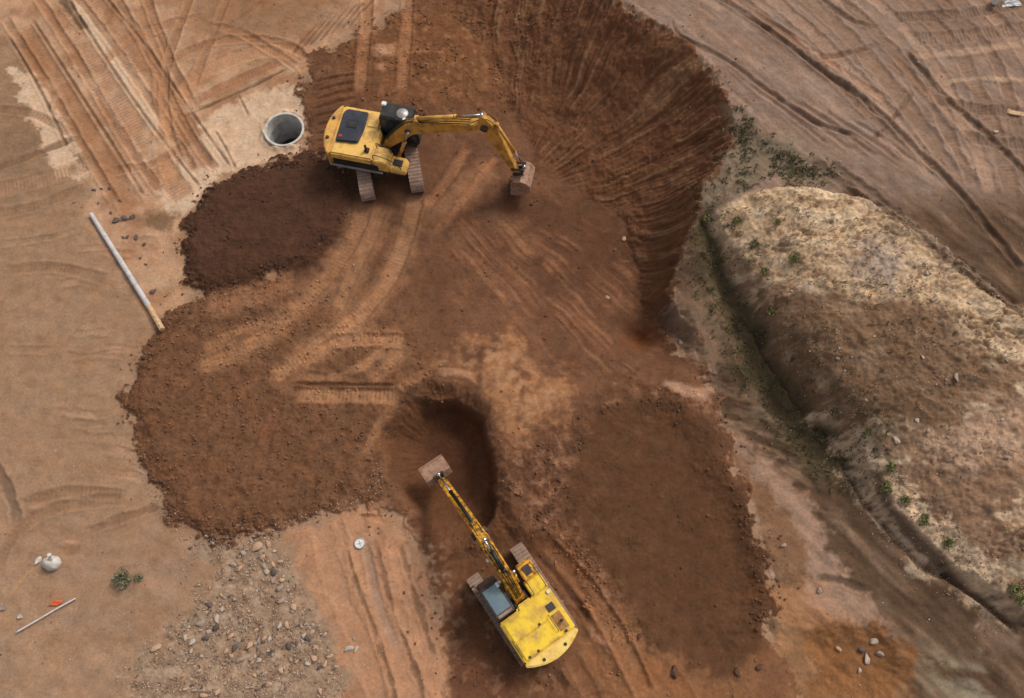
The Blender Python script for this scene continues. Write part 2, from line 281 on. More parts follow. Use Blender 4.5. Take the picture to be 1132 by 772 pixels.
tanr = ss(1.6, .4, np.abs((X-P(660,690)[0])*.85+(Y-P(660,690)[1])*.52)+n_mid*1.2)*ss(P(600,590)[1]+1, P(600,590)[1]-2, Y); paint(tanr*mcore*(1-.8*mC), lin((140,96,66)), .75)
cen = ss(3.6, 1.2, np.hypot((X-P(365,375,.4)[0])*.6, Y-P(365,375,.4)[1])+n_mid*2); paint(cen*mcore, lin((138,96,68)), .5)
paint(mr*(1-mask('corridor', .3, -.2, 2.4)), lin((172,127,98)), .92); paint(mr*ss(.05, .5, n_mid+.4*n_sm+.3*fbm(X*3,Y*.6,.6,3,133))*(1-mask('corridor', .3)), lin((156,112,86)), .8)
paint(mB*mcore, lin((110,75,53)), .85); paint(mB*ss(.05, .5, n_sm+.4*n_mid), lin((116,80,59)), .6); paint(mB*ss(.1, .5, -n_sm), lin((84,56,41)), .6)
paint(mA, lin((75,49,36)), .95); paint(mA*ss(.1, .5, n_mid), lin((88,58,42)), .6)
paint(mC, lin((88,59,40)), .95); paint(mC*ss(0, .5, n_mid), lin((100,67,46)), .6)
# cut face
paint(wallM, lin((106,69,48)), .95); paint(wallM*ss(.05, .7, cw), lin((140,104,76)), .55); paint(wallM*ss(.05, .7, -cw), lin((92,60,41)), .25)  # shade put into the groove colour; scraped ridges painted drier and paler
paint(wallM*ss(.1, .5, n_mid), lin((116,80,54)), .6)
# hole
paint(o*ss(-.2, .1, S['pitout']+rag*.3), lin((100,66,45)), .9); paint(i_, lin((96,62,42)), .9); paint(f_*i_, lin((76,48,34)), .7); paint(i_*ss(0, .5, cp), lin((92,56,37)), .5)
hp = np.exp(-((X-P(708,372,-.8)[0])**2+(Y-P(708,372,-.8)[1])**2)/.5); paint(hp, lin((120,70,34)), .7)

# ------------------------------------------------------------------ lines on the ground: crawler tracks, ruts, seams
def smooth(pts, n=8):
    q = [pts[0]]+pts+[pts[-1]]; out = []
    for k in range(1, len(q)-2):
        p0, p1, p2, p3 = [np.array(v) for v in q[k-1:k+3]]
        for j in range(n):
            u = j/n; out.append(.5*((2*p1)+(-p0+p2)*u+(2*p0-5*p1+4*p2-p3)*u*u+(-p0+3*p1-3*p2+p3)*u**3))
    out.append(np.array(q[-2])); return out
ORG0 = (150,105,76)
def line(pts, z=0.0, w=.5, depth=.05, col=None, amt=.8, tread=0, berm=.03, jag=.16, fade=.12, colE=None):
    q = smooth([P(p[0], p[1], p[2] if len(p) > 2 else z) for p in pts])
    q = np.array(q); mg_ = w+.4
    x0, x1 = np.searchsorted(xs, [q[:, 0].min()-mg_, q[:, 0].max()+mg_]); y0, y1 = np.searchsorted(ys, [q[:, 1].min()-mg_, q[:, 1].max()+mg_])
    if x1-x0 < 3 or y1-y0 < 3: return
    Xs = X[y0:y1, x0:x1]; Ys = Y[y0:y1, x0:x1]; D = np.full(Xs.shape, 9., np.float32); L = np.zeros(Xs.shape, np.float32); acc = 0
    for k in range(len(q)-1):
        (ax, ay), (bx, by) = q[k], q[k+1]; ex, ey = bx-ax, by-ay; l2 = ex*ex+ey*ey+1e-9; ln = math.sqrt(l2)
        i0, i1 = np.searchsorted(xs, [min(ax, bx)-mg_, max(ax, bx)+mg_])-x0; j0, j1 = np.searchsorted(ys, [min(ay, by)-mg_, max(ay, by)+mg_])-y0
        i0, j0 = max(i0, 0), max(j0, 0)
        xx = Xs[j0:j1, i0:i1]; yy = Ys[j0:j1, i0:i1]
        u = np.clip(((xx-ax)*ex+(yy-ay)*ey)/l2, 0, 1); sg = np.sign((xx-ax)*ey-(yy-ay)*ex)
        d = np.hypot(xx-ax-u*ex, yy-ay-u*ey)
        m = d < np.abs(D[j0:j1, i0:i1]); D[j0:j1, i0:i1] = np.where(m, d*sg, D[j0:j1, i0:i1]); L[j0:j1, i0:i1] = np.where(m, acc+u*ln, L[j0:j1, i0:i1]); acc += ln
    nz = rag[y0:y1, x0:x1]; d = np.abs(D)+nz*jag
    sf = min(.3, .05+w*.17); inn = ss(w/2+sf, w/2-sf, d); brm = np.exp(-((d-w/2-.08)/.09)**2)
    ends = ss(0, .5, L)*ss(0, .5, acc-L)
    br = ss(-.55, -.1, n_mid[y0:y1, x0:x1]+.25*n_sm[y0:y1, x0:x1])*(1-fade)+fade          # breaks in the mark
    Zs = Z[y0:y1, x0:x1]; Zs += (-depth*inn+berm*brm)*ends*br
    if tread: Zs += tread*.8*np.cos(L*2*np.pi/.2)*inn*ends*br*ss(-.4, .3, nz+.1)
    if col is not None:
        Cs = COL[y0:y1, x0:x1]; m = (inn*ends*br*amt)[..., None]
        if tread: m = m*(.86+.14*np.cos(L*2*np.pi/.2))[..., None]
        Cs += (lin(col)-Cs)*m
        if colE is not None: Cs += (lin(colE)-Cs)*(brm*ends*br*amt*.7)[..., None]
ORG = (166,120,88); LAN = (152,109,79); PALE = (186,142,110); DKR = (104,76,58)
# top-left haul tracks
for pts in ([(22,30),(60,90),(105,165),(150,235)], [(58,5),(105,75),(155,150),(205,222)], [(98,-5),(150,60),(195,125),(225,190)]): line(pts, w=1.2, depth=.06, col=ORG0, amt=.8, tread=.006, fade=.3)
for pts in ([(36,22),(78,88),(124,160),(160,218)], [(76,0),(120,70),(172,145),(222,208)], [(110,-10),(160,50),(205,115),(255,185)], [(8,38),(40,92),(75,165)]): line(pts, w=.13, depth=.07, col=DKR, amt=.75, jag=.12, fade=.3)
for k, pts in enumerate(([(5,20),(48,88),(90,160),(128,225)], [(40,-5),(88,70),(135,150),(178,215)], [(80,-10),(128,55),(178,130),(215,190)], [(125,-10),(165,60),(205,140),(240,190)], [(160,-8),(185,60),(215,120)], [(215,-8),(188,60),(182,120),(200,185)])):
    line(pts, w=.42, depth=.06, col=(138,98,72), amt=.75, tread=.010, berm=.05, fade=.35)
for pts in ([(230,30),(270,40),(330,78)], [(180,72),(235,48),(300,48),(340,66)], [(255,-6),(235,40),(212,96)], [(300,5),(260,30),(215,60)], [(120,190),(170,180),(230,140)]): line(pts, w=.45, depth=.05, col=(150,108,80), tread=.010, berm=.04, fade=.3)
for pts in ([(-8,238),(40,228),(96,206)], [(-8,120),(40,128),(80,150)], [(0,300),(60,296),(120,310)], [(20,560),(70,545),(140,548)], [(-5,630),(20,585),(70,560),(140,552)]): line(pts, w=.5, depth=.04, col=(136,102,78), tread=.010, berm=.03, fade=.3)
line([(62,-8),(80,14),(95,35)], w=.5, depth=.1, col=(100,72,52), jag=.3)
line([(196,205),(180,150),(215,90),(270,62),(318,60),(345,82)], w=.9, depth=.04, col=(176,128,95), tread=.01)
line([(205,118),(250,95),(312,70)], w=.5, depth=.05, col=(150,102,76), tread=.012); line([(200,130),(260,105),(320,78)], w=.12, depth=.05, col=DKR)
line([(150,8),(175,60),(180,110),(200,150)], w=.8, depth=.04, col=(166,122,92), tread=.01)
line([(100,85),(150,40),(230,20)], w=.6, depth=.04, col=(160,116,88), tread=.01)
line([(236,142),(250,165),(262,190)], w=.1, depth=.05, col=DKR); line([(262,102),(276,130)], w=.08, depth=.04, col=DKR)
line([(-10,212),(50,198),(108,178)], w=.9, depth=.05, col=(150,116,92), tread=.02); line([(-10,190),(40,170),(90,150)], w=.4, depth=.04, col=(120,90,70))
line([(95,250),(60,262),(0,270)], w=.3, depth=.03, col=(150,118,92))
# crawler approach at the top
for x in (404, 450): line([(x+2,-12,1.1),(x+1,30,.9),(x-3,70,.8),(x-5,104,.7)], w=.62, depth=.07, col=(160,112,80), tread=.012, berm=.06, fade=.7)
line([(408,56,.9),(442,56,.9)], w=.7, depth=.0, col=(184,138,108), berm=0); line([(412,73,.9),(430,74,.9)], w=.4, depth=.0, col=(180,130,100), berm=0)
for k in range(7): line([(318+k*11,58-k*4,.6),(352+k*11,22-k*4,.7)], w=.12, depth=.05, col=(98,68,45), amt=.5)
for k in range(9):
    line([(345,92+k*9,.5),(372,88+k*9,.5),(398,86+k*8,.6)], w=.16, depth=.06, col=(96,60,38), amt=.55, jag=.15)
# lanes behind the upper excavator
for pts, w_ in (([(404,222),(392,262),(362,306),(318,352),(262,388),(215,402)], 1.5), ([(462,214),(452,256),(432,308),(396,350),(345,388),(300,430)], 1.5), ([(430,225),(412,262),(388,315),(372,352)], 1.3), ([(335,405),(378,375),(450,377)], 1.2), ([(325,437),(442,439)], .9), ([(452,378),(408,424)], 1.1), ([(470,262),(500,225),(545,180)], 1.3), ([(225,342),(270,326),(330,308)], 1.3)):
    line([(*p_, .45) for p_ in pts], w=w_, depth=.0, berm=0, col=(146,104,76), amt=.6, jag=.6, fade=.3)
line([(404,222,.5),(392,262,.5),(362,306,.4),(318,352,.4),(262,388,.4),(215,408,.4)], w=.75, depth=.08, col=LAN, tread=.016, berm=.06, fade=.4)
line([(462,214,.5),(452,256,.5),(432,308,.4),(396,350,.4),(345,388,.4),(300,418,.4)], w=.75, depth=.09, col=ORG, tread=.016, berm=.06, fade=.5)
line([(425,225,.5),(412,262,.5),(385,315,.4),(372,352,.4)], w=.5, depth=.04, col=LAN, tread=.008, fade=.3)
line([(478,262,.4),(505,232,.4),(538,186,.5),(552,172,.5)], w=.4, depth=-.07, col=(158,106,74), amt=.6, berm=.0, jag=.25)
line([(468,234,.5),(492,205,.5),(520,160,.5)], w=.55, depth=.05, col=(148,102,74), tread=.012, berm=.06)
line([(360,378,.5),(405,376,.5),(452,377,.5)], w=.6, depth=.07, col=ORG, tread=.012, berm=.07, fade=.8)
line([(452,378,.5),(432,402,.5),(408,424,.5)], w=.55, depth=.07, col=LAN, tread=.012, berm=.06, fade=.8)
line([(333,404,.5),(356,388,.5),(378,372,.5),(410,340,.5)], w=.6, depth=.07, col=ORG, tread=.010, berm=.07, fade=.8)
line([(385,412,.5),(412,398,.5),(428,386,.5)], w=.5, depth=.05, col=ORG, berm=.05, fade=.8); line([(335,414,.5),(360,418,.5),(392,412,.5)], w=.45, depth=.05, col=LAN, berm=.05)
line([(322,436,.45),(380,437,.45),(444,439,.45)], w=.7, depth=.07, col=(160,116,84), tread=.022, berm=.07, fade=1.0)
line([(322,424,.45),(380,426,.45),(440,428,.45)], w=.16, depth=.10, col=(84,54,38), fade=.8)
line([(222,384,.4),(262,366,.4),(300,352,.4)], w=.5, depth=.05, col=LAN, tread=.012); line([(268,378,.4),(292,378,.4)], w=.5, depth=.0, col=(168,118,84), berm=0)
line([(225,342,.4),(270,326,.4),(330,308,.4)], w=.5, depth=.05, col=(134,92,66), tread=.01)
line([(310,440,.4),(300,470,.4),(290,500,.4)], w=.5, depth=.05, col=(118,78,56), tread=.01); line([(262,440,.4),(290,410,.4)], w=.5, depth=.04, col=(122,82,58))
line([(400,510,.3),(420,470,.3),(446,430,.4),(478,412,.4)], w=.4, depth=-.08, col=(140,98,70), berm=0, jag=.3)
line([(480,412,.5),(515,415,.5),(540,430,.5)], w=.35, depth=-.06, col=(160,116,88), berm=0, jag=.3)
# pale road
for pts in ([(392,560),(402,620),(432,700),(462,790)], [(352,575),(372,650),(402,720),(420,790)], [(432,575),(450,640),(470,700),(492,780)]): line(pts, z=.1, w=.85, depth=.05, col=(172,128,101), tread=.004, berm=.02, fade=.5, jag=.4)
for pts in ([(374,572),(392,640),(414,700),(432,755),(438,790)], [(415,600),(432,670),(458,740),(470,790)], [(440,600),(458,660),(480,730)]): line(pts, z=.1, w=.16, depth=.05, col=(128,94,72), jag=.4, fade=.1)
line([(404,600,.1),(416,660,.1),(440,720,.1)], w=.35, depth=.02, col=(150,124,108), amt=.6)
# beside the lower excavator
line([(600,600,0),(640,640,0),(680,700,0),(715,772,0)], w=.8, depth=.08, col=(142,98,70), tread=.01, berm=.08, fade=.5)
line([(590,605,0),(625,645,0),(655,690,0)], w=.3, depth=.1, col=(74,48,34), fade=.4)
line([(645,690,0),(668,712,0),(680,722,0)], w=.35, depth=-.04, col=(176,128,102), berm=0, jag=.25)
line([(628,720,-.2),(650,760,-.1),(660,790,-.1)], w=.6, depth=.07, col=(124,82,58), tread=.012); line([(700,730),(740,760),(760,800)], w=1.4, depth=.04, col=(136,90,60))
line([(610,738,-.2),(632,768,-.1)], w=.35, depth=.1, col=(76,50,36))
# right field: ruts and drag marks
line([(775,-12,4),(830,22,4),(905,76,4),(965,118,4),(1015,168,4),(1062,215,4),(1132,300,4)], w=.3, depth=.14, col=(98,74,60), jag=.2, berm=.06, fade=.6)
line([(790,-8,4),(850,28,4),(920,72,4),(980,112,4)], w=.35, depth=.02, col=(170,128,104), berm=.05)
line([(745,40,4.1),(800,68,4),(850,102,4),(900,132,4),(950,150,4)], w=.2, depth=.09, col=(104,78,64), jag=.15, fade=.6)
line([(742,22,4.1),(748,38,4.1),(770,52,4.1)], w=.12, depth=.05, col=(110,84,70))
line([(902,-6,4),(935,20,4),(968,32,4)], w=.25, depth=.08, col=(106,80,64), jag=.2)
line([(1000,56,4),(1050,112,4),(1100,158,4),(1140,200,4)], w=.28, depth=.12, col=(92,70,56), jag=.2, fade=.5); line([(985,60,4),(1040,118,4),(1090,165,4)], w=.3, depth=.02, col=(166,124,98))
for k in range(9): line([(800+k*38,-14,4),(868+k*38,42+k*3,4),(948+k*30,112+k*7,4),(1010+k*22,178+k*10,4)], w=.5+.15*(k % 3), depth=.05, col=[(122,94,76), (168,134,112), (134,104,84)][k % 3], amt=.6, tread=.012*(k % 2), jag=.35, berm=.04, fade=.15)
for k in range(2): line([(900+k*18,170+k*2,4.1),(960+k*22,216+k*6,4.2),(1050+k*20,288+k*3,4.3),(1140,352-k*14,4.4)], w=.45, depth=.08, col=(104,82,66), amt=.6, jag=.4, fade=.2)
for (a_, b_) in (((985,20),(1132,4)), ((1030,110),(1140,126)), ((1060,150),(1140,160))): line([(*a_,4),((a_[0]+b_[0])/2,(a_[1]+b_[1])/2+4,4),(*b_,4)], w=.6, depth=.06, col=(112,88,72), tread=.02, fade=.5)
line([(1010,44,4),(1070,40,4),(1150,28,4)], w=.75, depth=.05, col=(136,108,92), tread=.028, fade=.8); line([(1010,62,4),(1070,56,4),(1150,44,4)], w=.4, depth=.0, col=(172,140,118))
line([(1040,92,4),(1085,86,4),(1140,88,4)], w=.25, depth=.0, col=(176,144,120)); line([(900,65,4),(935,60,4),(970,50,4)], w=.3, depth=.06, col=(118,88,70))
for k in range(5): line([(820+k*30,90+k*10,4),(870+k*30,122+k*10,4),(920+k*26,158+k*8,4)], w=.18, depth=.04, col=(128,98,84), amt=.5, jag=.15)
line([(930,200,4.1),(1000,240,4.3),(1060,290,4.3),(1132,345,4.3)], w=.5, depth=.14, col=(100,80,68), amt=.7, jag=.4)
line([(1010,100,4),(980,140,4),(960,158,4)], w=.2, depth=.05, col=(120,92,76))
# slope: painted shade under the bank, old wheel lines and rills
line([(958,520,1.5),(985,570,1.4),(1040,628,1.3),(1085,665,1.2),(1132,705,1.1)], w=.3, depth=.12, col=(80,60,46), jag=.15, fade=.8)  # dark undercut below the bank, its occlusion shade painted into the groove
for k in range(5): line([(795+k*10,430+k*18,.5),(825+k*12,438+k*20,.7),(858+k*12,444+k*24,.9)], w=.25, depth=.04, col=(150,120,98), amt=.4, jag=.3, berm=.02)
line([(900,470,1.2),(880,484,.9),(862,490,.7)], w=.2, depth=.1, col=(78,58,46), jag=.2); line([(902,640,.7),(930,640,.8),(962,655,.9)], w=.3, depth=.05, col=(90,72,60), jag=.3)
line([(730,420,.3),(756,432,.3),(790,440,.3)], w=.4, depth=.0, col=(176,136,112), jag=.4, berm=.03)
# rills on the left ground
for _ in range(16):
    px, py = rng.uniform(0, 150), rng.uniform(250, 600); line([(px,py),(px+rng.uniform(20,60),py+rng.uniform(-8,8))], w=.3, depth=.02, col=random.choice([(174,132,106),(142,108,84)]), amt=.45, jag=.3)
line([(-10,505),(8,540),(20,580)], w=.4, depth=.06, col=(116,92,76), jag=.3); line([(90,590),(130,575),(180,560)], w=.35, depth=.05, col=(132,98,76), jag=.3)
line([(10,660),(40,625),(75,610)], w=.12, depth=.03, col=(176,136,100)); line([(60,610),(95,608)], w=.5, depth=.05, col=(128,92,70), jag=.3)

# pads under the machines and the well shaft
def flat(cx, cy, z, r0, r1):
    global Z
    m = ss(r1, r0, np.hypot(X-cx, Y-cy)); Z += (z-Z)*m
G1, G2 = .55, -.60
e1 = P(429,178,G1); e2 = P(576,667,G2)
keep = Z-fbm(X, Y, .4, 1, 3)*0
for (cx, cy, z) in ((*e1, G1), (*e2, G2)):
    m = ss(3.4, 2.3, np.hypot(X-cx, Y-cy)); Z += (z+.25*(Z-np.mean(Z[(np.hypot(X-cx, Y-cy) < 2)]))-Z)*m*.97
well = P(313.5,142,.3)
dw = np.hypot(X-well[0], Y-well[1]); zw = float(Z[dw < 1.2].mean())
Z = np.where(dw < 1.04, zw-3.2, np.where(dw < 1.6, zw+(Z-zw)*ss(1.1, 1.6, dw), Z)+np.where(dw >= 1.04, (.10+.25*n_sm)*np.exp(-((dw-1.15)/.22)**2), 0)).astype(np.float32)

# pale/dark flecks (crumbs of soil and grit smaller than a grid cell would show)
fleck = fbm(X, Y, 9.0, 2, 91); fleck = fleck*(.08+.09*rough+.10*rubm)
fl2 = fbm(X, Y, 1.4, 5, 121, .65); fl3 = fbm(X, Y, 2.4, 4, 127, .7)
COL *= (1+fleck*1.3+n_sm*.14+fl2*.30+mb0*fl3*.35+mcore*fl3*.25)[..., None]
hue = fbm(X, Y, .9, 4, 131, .6)*.10; COL[..., 0] *= 1+hue; COL[..., 2] *= 1-hue
COL *= np.array([.985, .985, .925], np.float32)
COL = np.clip(COL, .008, .8)

def height(x, y):
    ix = np.clip(np.searchsorted(xs, x)-1, 0, len(xs)-2); iy = np.clip(np.searchsorted(ys, y)-1, 0, len(ys)-2)
    tx = (x-xs[ix])/(xs[ix+1]-xs[ix]); ty = (y-ys[iy])/(ys[iy+1]-ys[iy])
    return (Z[iy, ix]*(1-tx)+Z[iy, ix+1]*tx)*(1-ty)+(Z[iy+1, ix]*(1-tx)+Z[iy+1, ix+1]*tx)*ty
def samp(A, x, y):
    ix = np.clip(np.searchsorted(xs, x), 0, len(xs)-1); iy = np.clip(np.searchsorted(ys, y), 0, len(ys)-1); return A[iy, ix]
def hit(px, py):                                                   # where a bearing meets the finished ground
    z = 1.0
    for _ in range(25): x, y = P(px, py, z); z = .5*z+.5*float(height(np.array([x]), np.array([y]))[0])
    return x, y, z

# ------------------------------------------------------------------ materials
def newmat(name):
    m = bpy.data.materials.new(name); m.use_nodes = True; n = m.node_tree; b = n.nodes['Principled BSDF']; return m, n, b
def nd(n, t, **kw):
    q = n.nodes.new(t)
    for k, v in kw.items():
        if k in q.inputs.keys(): q.inputs[k].default_value = v
        else: setattr(q, k, v)
    return q
def soilmat():
    m, n, b = newmat('soil'); at = nd(n, 'ShaderNodeAttribute', attribute_name='soil'); tc = nd(n, 'ShaderNodeTexCoord')
    n1 = nd(n, 'ShaderNodeTexNoise', Scale=9.0, Detail=5.0, Roughness=.7); n.links.new(tc.outputs['Object'], n1.inputs['Vector'])
    mr = nd(n, 'ShaderNodeMapRange'); mr.inputs['From Min'].default_value = .3; mr.inputs['From Max'].default_value = .7; mr.inputs['To Min'].default_value = .84; mr.inputs['To Max'].default_value = 1.16
    n.links.new(n1.outputs['Fac'], mr.inputs['Value'])
    mx = nd(n, 'ShaderNodeVectorMath', operation='SCALE'); n.links.new(at.outputs['Color'], mx.inputs[0]); n.links.new(mr.outputs[0], mx.inputs['Scale'])
    n.links.new(mx.outputs[0], b.inputs['Base Color']); b.inputs['Roughness'].default_value = .96; b.inputs['Specular IOR Level'].default_value = .15
    n2 = nd(n, 'ShaderNodeTexNoise', Scale=16.0, Detail=6.0, Roughness=.75); n.links.new(tc.outputs['Object'], n2.inputs['Vector'])
    bp = nd(n, 'ShaderNodeBump', Strength=.7, Distance=.05); n.links.new(n2.outputs['Fac'], bp.inputs['Height']); n.links.new(bp.outputs[0], b.inputs['Normal'])
    return m
def mat(name, c, rough=.6, metal=0, c2=None, scale=3.0, amt=.5, bump=0.0, spec=.4, lo=.45, hi=.65, attr=None):
    m, n, b = newmat(name); tc = nd(n, 'ShaderNodeTexCoord')
    no = nd(n, 'ShaderNodeTexNoise', Scale=scale, Detail=6.0, Roughness=.65); n.links.new(tc.outputs['Object'], no.inputs['Vector'])
    mr = nd(n, 'ShaderNodeMapRange'); mr.inputs['From Min'].default_value = lo; mr.inputs['From Max'].default_value = hi; mr.inputs['To Max'].default_value = amt; n.links.new(no.outputs['Fac'], mr.inputs['Value'])
    mx = nd(n, 'ShaderNodeMix', data_type='RGBA'); n.links.new(mr.outputs[0], mx.inputs[0])
    A = (*lin(c), 1); B = (*lin(c2 if c2 else tuple(int(v*.7) for v in c)), 1)
    mx.inputs[6].default_value = [float(v) for v in A]; mx.inputs[7].default_value = [float(v) for v in B]
    if attr:
        at = nd(n, 'ShaderNodeAttribute', attribute_name=attr); n.links.new(at.outputs['Color'], mx.inputs[6])
        ml = nd(n, 'ShaderNodeVectorMath', operation='SCALE', Scale=.72); n.links.new(at.outputs['Color'], ml.inputs[0]); n.links.new(ml.outputs[0], mx.inputs[7])
    n.links.new(mx.outputs[2], b.inputs['Base Color']); b.inputs['Roughness'].default_value = rough; b.inputs['Metallic'].default_value = metal; b.inputs['Specular IOR Level'].default_value = spec
    if bump:
        bp = nd(n, 'ShaderNodeBump', Strength=bump, Distance=.02); n.links.new(no.outputs['Fac'], bp.inputs['Height']); n.links.new(bp.outputs[0], b.inputs['Normal'])
    return m
DUST = (138,100,74)
M = dict(soil=soilmat(),
 yellowA=mat('ochre paint', (228,180,92), .5, c2=(160,118,72), scale=2.2, amt=.75), yellowB=mat('bright yellow paint', (232,192,48), .55, c2=(172,132,70), scale=1.9, amt=.85, lo=.42, hi=.66),
 armA=mat('ochre boom paint', (206,152,68), .5, c2=(128,88,50), scale=2.6, amt=.8), armB=mat('worn yellow boom paint', (226,164,44), .5, c2=(110,70,36), scale=5.0, amt=.95, lo=.42, hi=.6),
 cwA=mat('dusty ochre casting', (214,160,72), .6, c2=(150,110,70), scale=2.0, amt=.7), cwB=mat('dusty pale yellow casting', (232,196,104), .6, c2=(196,150,66), scale=3.0, amt=.7),
 black=mat('black steel', (30,29,29), .5, c2=(74,60,50), scale=4.0, amt=.6), hood=mat('dark engine cover', (36,40,50), .32, c2=(66,62,64), scale=1.6, amt=.7, spec=.5),
 dark=mat('dark frame steel', (52,46,42), .7, c2=(96,72,56), scale=5.0, amt=.8), track=mat('earth-caked track steel', (150,124,108), .9, c2=(118,88,68), scale=4.0, amt=.8, bump=.3),
 glass=mat('tinted cab glass', (40,52,62), .12, c2=(70,76,82), scale=1.2, amt=.5, spec=.6), roofglass=mat('dusty roof glass', (96,112,124), .25, c2=(112,134,126), scale=.9, amt=.9, spec=.6, lo=.4, hi=.6),
 chrome=mat('chrome rod', (190,190,196), .25, 1.0, c2=(150,140,130), amt=.5), steel=mat('scuffed bucket steel', (160,122,98), .7, c2=(104,76,58), scale=4.0, amt=.8, bump=.2),
 hose=mat('rubber hose', (24,24,26), .5), silver=mat('worn silver metal', (170,165,160), .45, .4, c2=(120,110,100)), white=mat('off-white plastic', (222,220,214), .5, c2=(190,180,168), amt=.5),
 red=mat('red lamp plastic', (170,60,40), .4), grille=mat('vent mesh', (70,60,52), .7, c2=(40,34,30), scale=30, amt=.8), rust=mat('rusty patch', (170,120,60), .7, c2=(110,76,50), scale=6, amt=.9),
 concrete=mat('well concrete', (196,188,178), .85, c2=(150,138,126), scale=3.5, amt=.7, bump=.15), concin=mat('damp concrete lining', (176,174,172), .8, c2=(128,126,124), scale=2.2, amt=.8),
 water=mat('dark well water', (58,58,58), .15), pipe=mat('grey pipe', (186,180,178), .5, c2=(148,138,130), scale=3.0, amt=.7), wood=mat('bare timber', (196,160,120), .8, c2=(140,108,78), scale=8, amt=.8),
 cloth=mat('off-white sack', (196,190,180), .9, c2=(168,156,142), scale=5, amt=.6, bump=.3), orange=mat('orange plastic', (214,92,48), .6, c2=(170,80,50), scale=6), pole=mat('pale rod', (206,198,194), .5, c2=(170,158,150), scale=4, amt=.5),
 leaf=mat('grey-green leaf', (122,118,88), .7, c2=(88,84,62), scale=6, amt=.9), weed=mat('green weed leaf', (122,122,70), .7, c2=(96,98,58), scale=6, amt=.9), stem=mat('woody stem', (96,76,58), .9),
 straw=mat('dry grass', (176,152,126), .9, c2=(140,116,92), scale=2, amt=.9), scrub=mat('drab scrub leaf', (100,88,60), .85, c2=(72,62,42), scale=2, amt=.9),
 stoneA=mat('grey stone', (158,138,122), .9, c2=(116,98,86), scale=5, amt=.8, bump=.3), stoneB=mat('tan stone', (184,150,122), .9, c2=(142,110,86), scale=5, amt=.8, bump=.3), stoneC=mat('dark stone', (96,82,74), .9, c2=(70,58,50), scale=5, amt=.8, bump=.3),
 stoneW=mat('pale stone', (180,162,146), .85, c2=(146,128,112), scale=5, amt=.8, bump=.3), grit=mat('grit', (150,120,100), .95, attr='soil', scale=8, amt=.8), clod=mat('dark earth clod', (92,62,44), .95, c2=(66,42,30), scale=5, amt=.8, bump=.3))

# ------------------------------------------------------------------ helpers
def link(name, me, m, parent=None):
    o = bpy.data.objects.new(name, me); C.objects.link(o)
    if m: me.materials.append(M[m] if isinstance(m, str) else m)
    if parent: o.parent = parent
    return o
def tag(o, label=None, cat=None, group=None, kind=None):
    for k, v in (('label', label), ('category', cat), ('group', group), ('kind', kind)):
        if v: o[k] = v
    return o
def mesh_np(name, V, Fc, n):
    me = bpy.data.meshes.new(name); V = np.ascontiguousarray(V, np.float32); Fc = np.ascontiguousarray(Fc, np.int32)
    me.vertices.add(len(V)); me.vertices.foreach_set('co', V.ravel())
    me.loops.add(Fc.size); me.loops.foreach_set('vertex_index', Fc.ravel())
    me.polygons.add(len(Fc)); me.polygons.foreach_set('loop_start', np.arange(0, Fc.size, n, dtype=np.int32)); me.update(calc_edges=True)
    return me
def setcol(me, c):
    a = me.color_attributes.new('soil', 'FLOAT_COLOR', 'POINT'); a.data.foreach_set('color', np.hstack([c, np.ones((len(c), 1))]).astype(np.float32).ravel())

# ------------------------------------------------------------------ ground
ny, nx = Z.shape
idx = np.arange(ny*nx, dtype=np.int32).reshape(ny, nx)
quads = np.stack([idx[:-1, :-1], idx[:-1, 1:], idx[1:, 1:], idx[1:, :-1]], -1).reshape(-1, 4)
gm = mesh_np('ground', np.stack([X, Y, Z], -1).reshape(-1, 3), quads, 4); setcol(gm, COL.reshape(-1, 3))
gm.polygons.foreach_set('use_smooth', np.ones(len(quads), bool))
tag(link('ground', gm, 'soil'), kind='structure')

# ------------------------------------------------------------------ loose matter
def ico(sub):
    bm = bmesh.new(); bmesh.ops.create_icosphere(bm, subdivisions=sub, radius=1); bm.verts.ensure_lookup_table()
    v = np.array([q.co[:] for q in bm.verts]); f = np.array([[q.index for q in p.verts] for p in bm.faces]); bm.free(); return v, f
def lump(v, k, amp=.3):
    r = np.random.default_rng(k); d = v.copy(); n = r.normal(size=(8, 3)); ph = r.random(8)*6
    s = 1+amp*sum(np.sin(v@n[i]*1.7+ph[i]) for i in range(5))/2.5
    d = d*s[:, None]
    for i in range(8):                                             # chip flat facets off
        nn = n[i]/np.linalg.norm(n[i]); e = d@nn; c = .46; d = d-np.outer(np.maximum(e-c, 0), nn)
    return d*np.array([1, r.uniform(.65, 1), r.uniform(.5, .8)])
def scatter(name, pts, size, cols, m, sub=1, sink=.25, seed=0):
    v0, f0 = ico(sub); K = 10; vars_ = [lump(v0, seed+i) for i in range(K)]; n = len(pts)
    r = np.random.default_rng(seed); V = np.empty((n, len(v0), 3), np.float32)
    th = r.random(n)*6.28; kk = r.integers(0, K, n); z = height(pts[:, 0], pts[:, 1])
    for i in range(n):
        c, s = math.cos(th[i]), math.sin(th[i]); q = vars_[kk[i]]*size[i]
        V[i, :, 0] = q[:, 0]*c-q[:, 1]*s+pts[i, 0]; V[i, :, 1] = q[:, 0]*s+q[:, 1]*c+pts[i, 1]; V[i, :, 2] = q[:, 2]+z[i]+size[i]*(.6-sink*2*.6)
    Fc = (f0[None]+(np.arange(n)*len(v0))[:, None, None]).reshape(-1, 3)
    me = mesh_np(name, V.reshape(-1, 3), Fc, 3)
    if cols is not None: setcol(me, np.repeat(cols, len(v0), 0))
    return link(name, me, m)
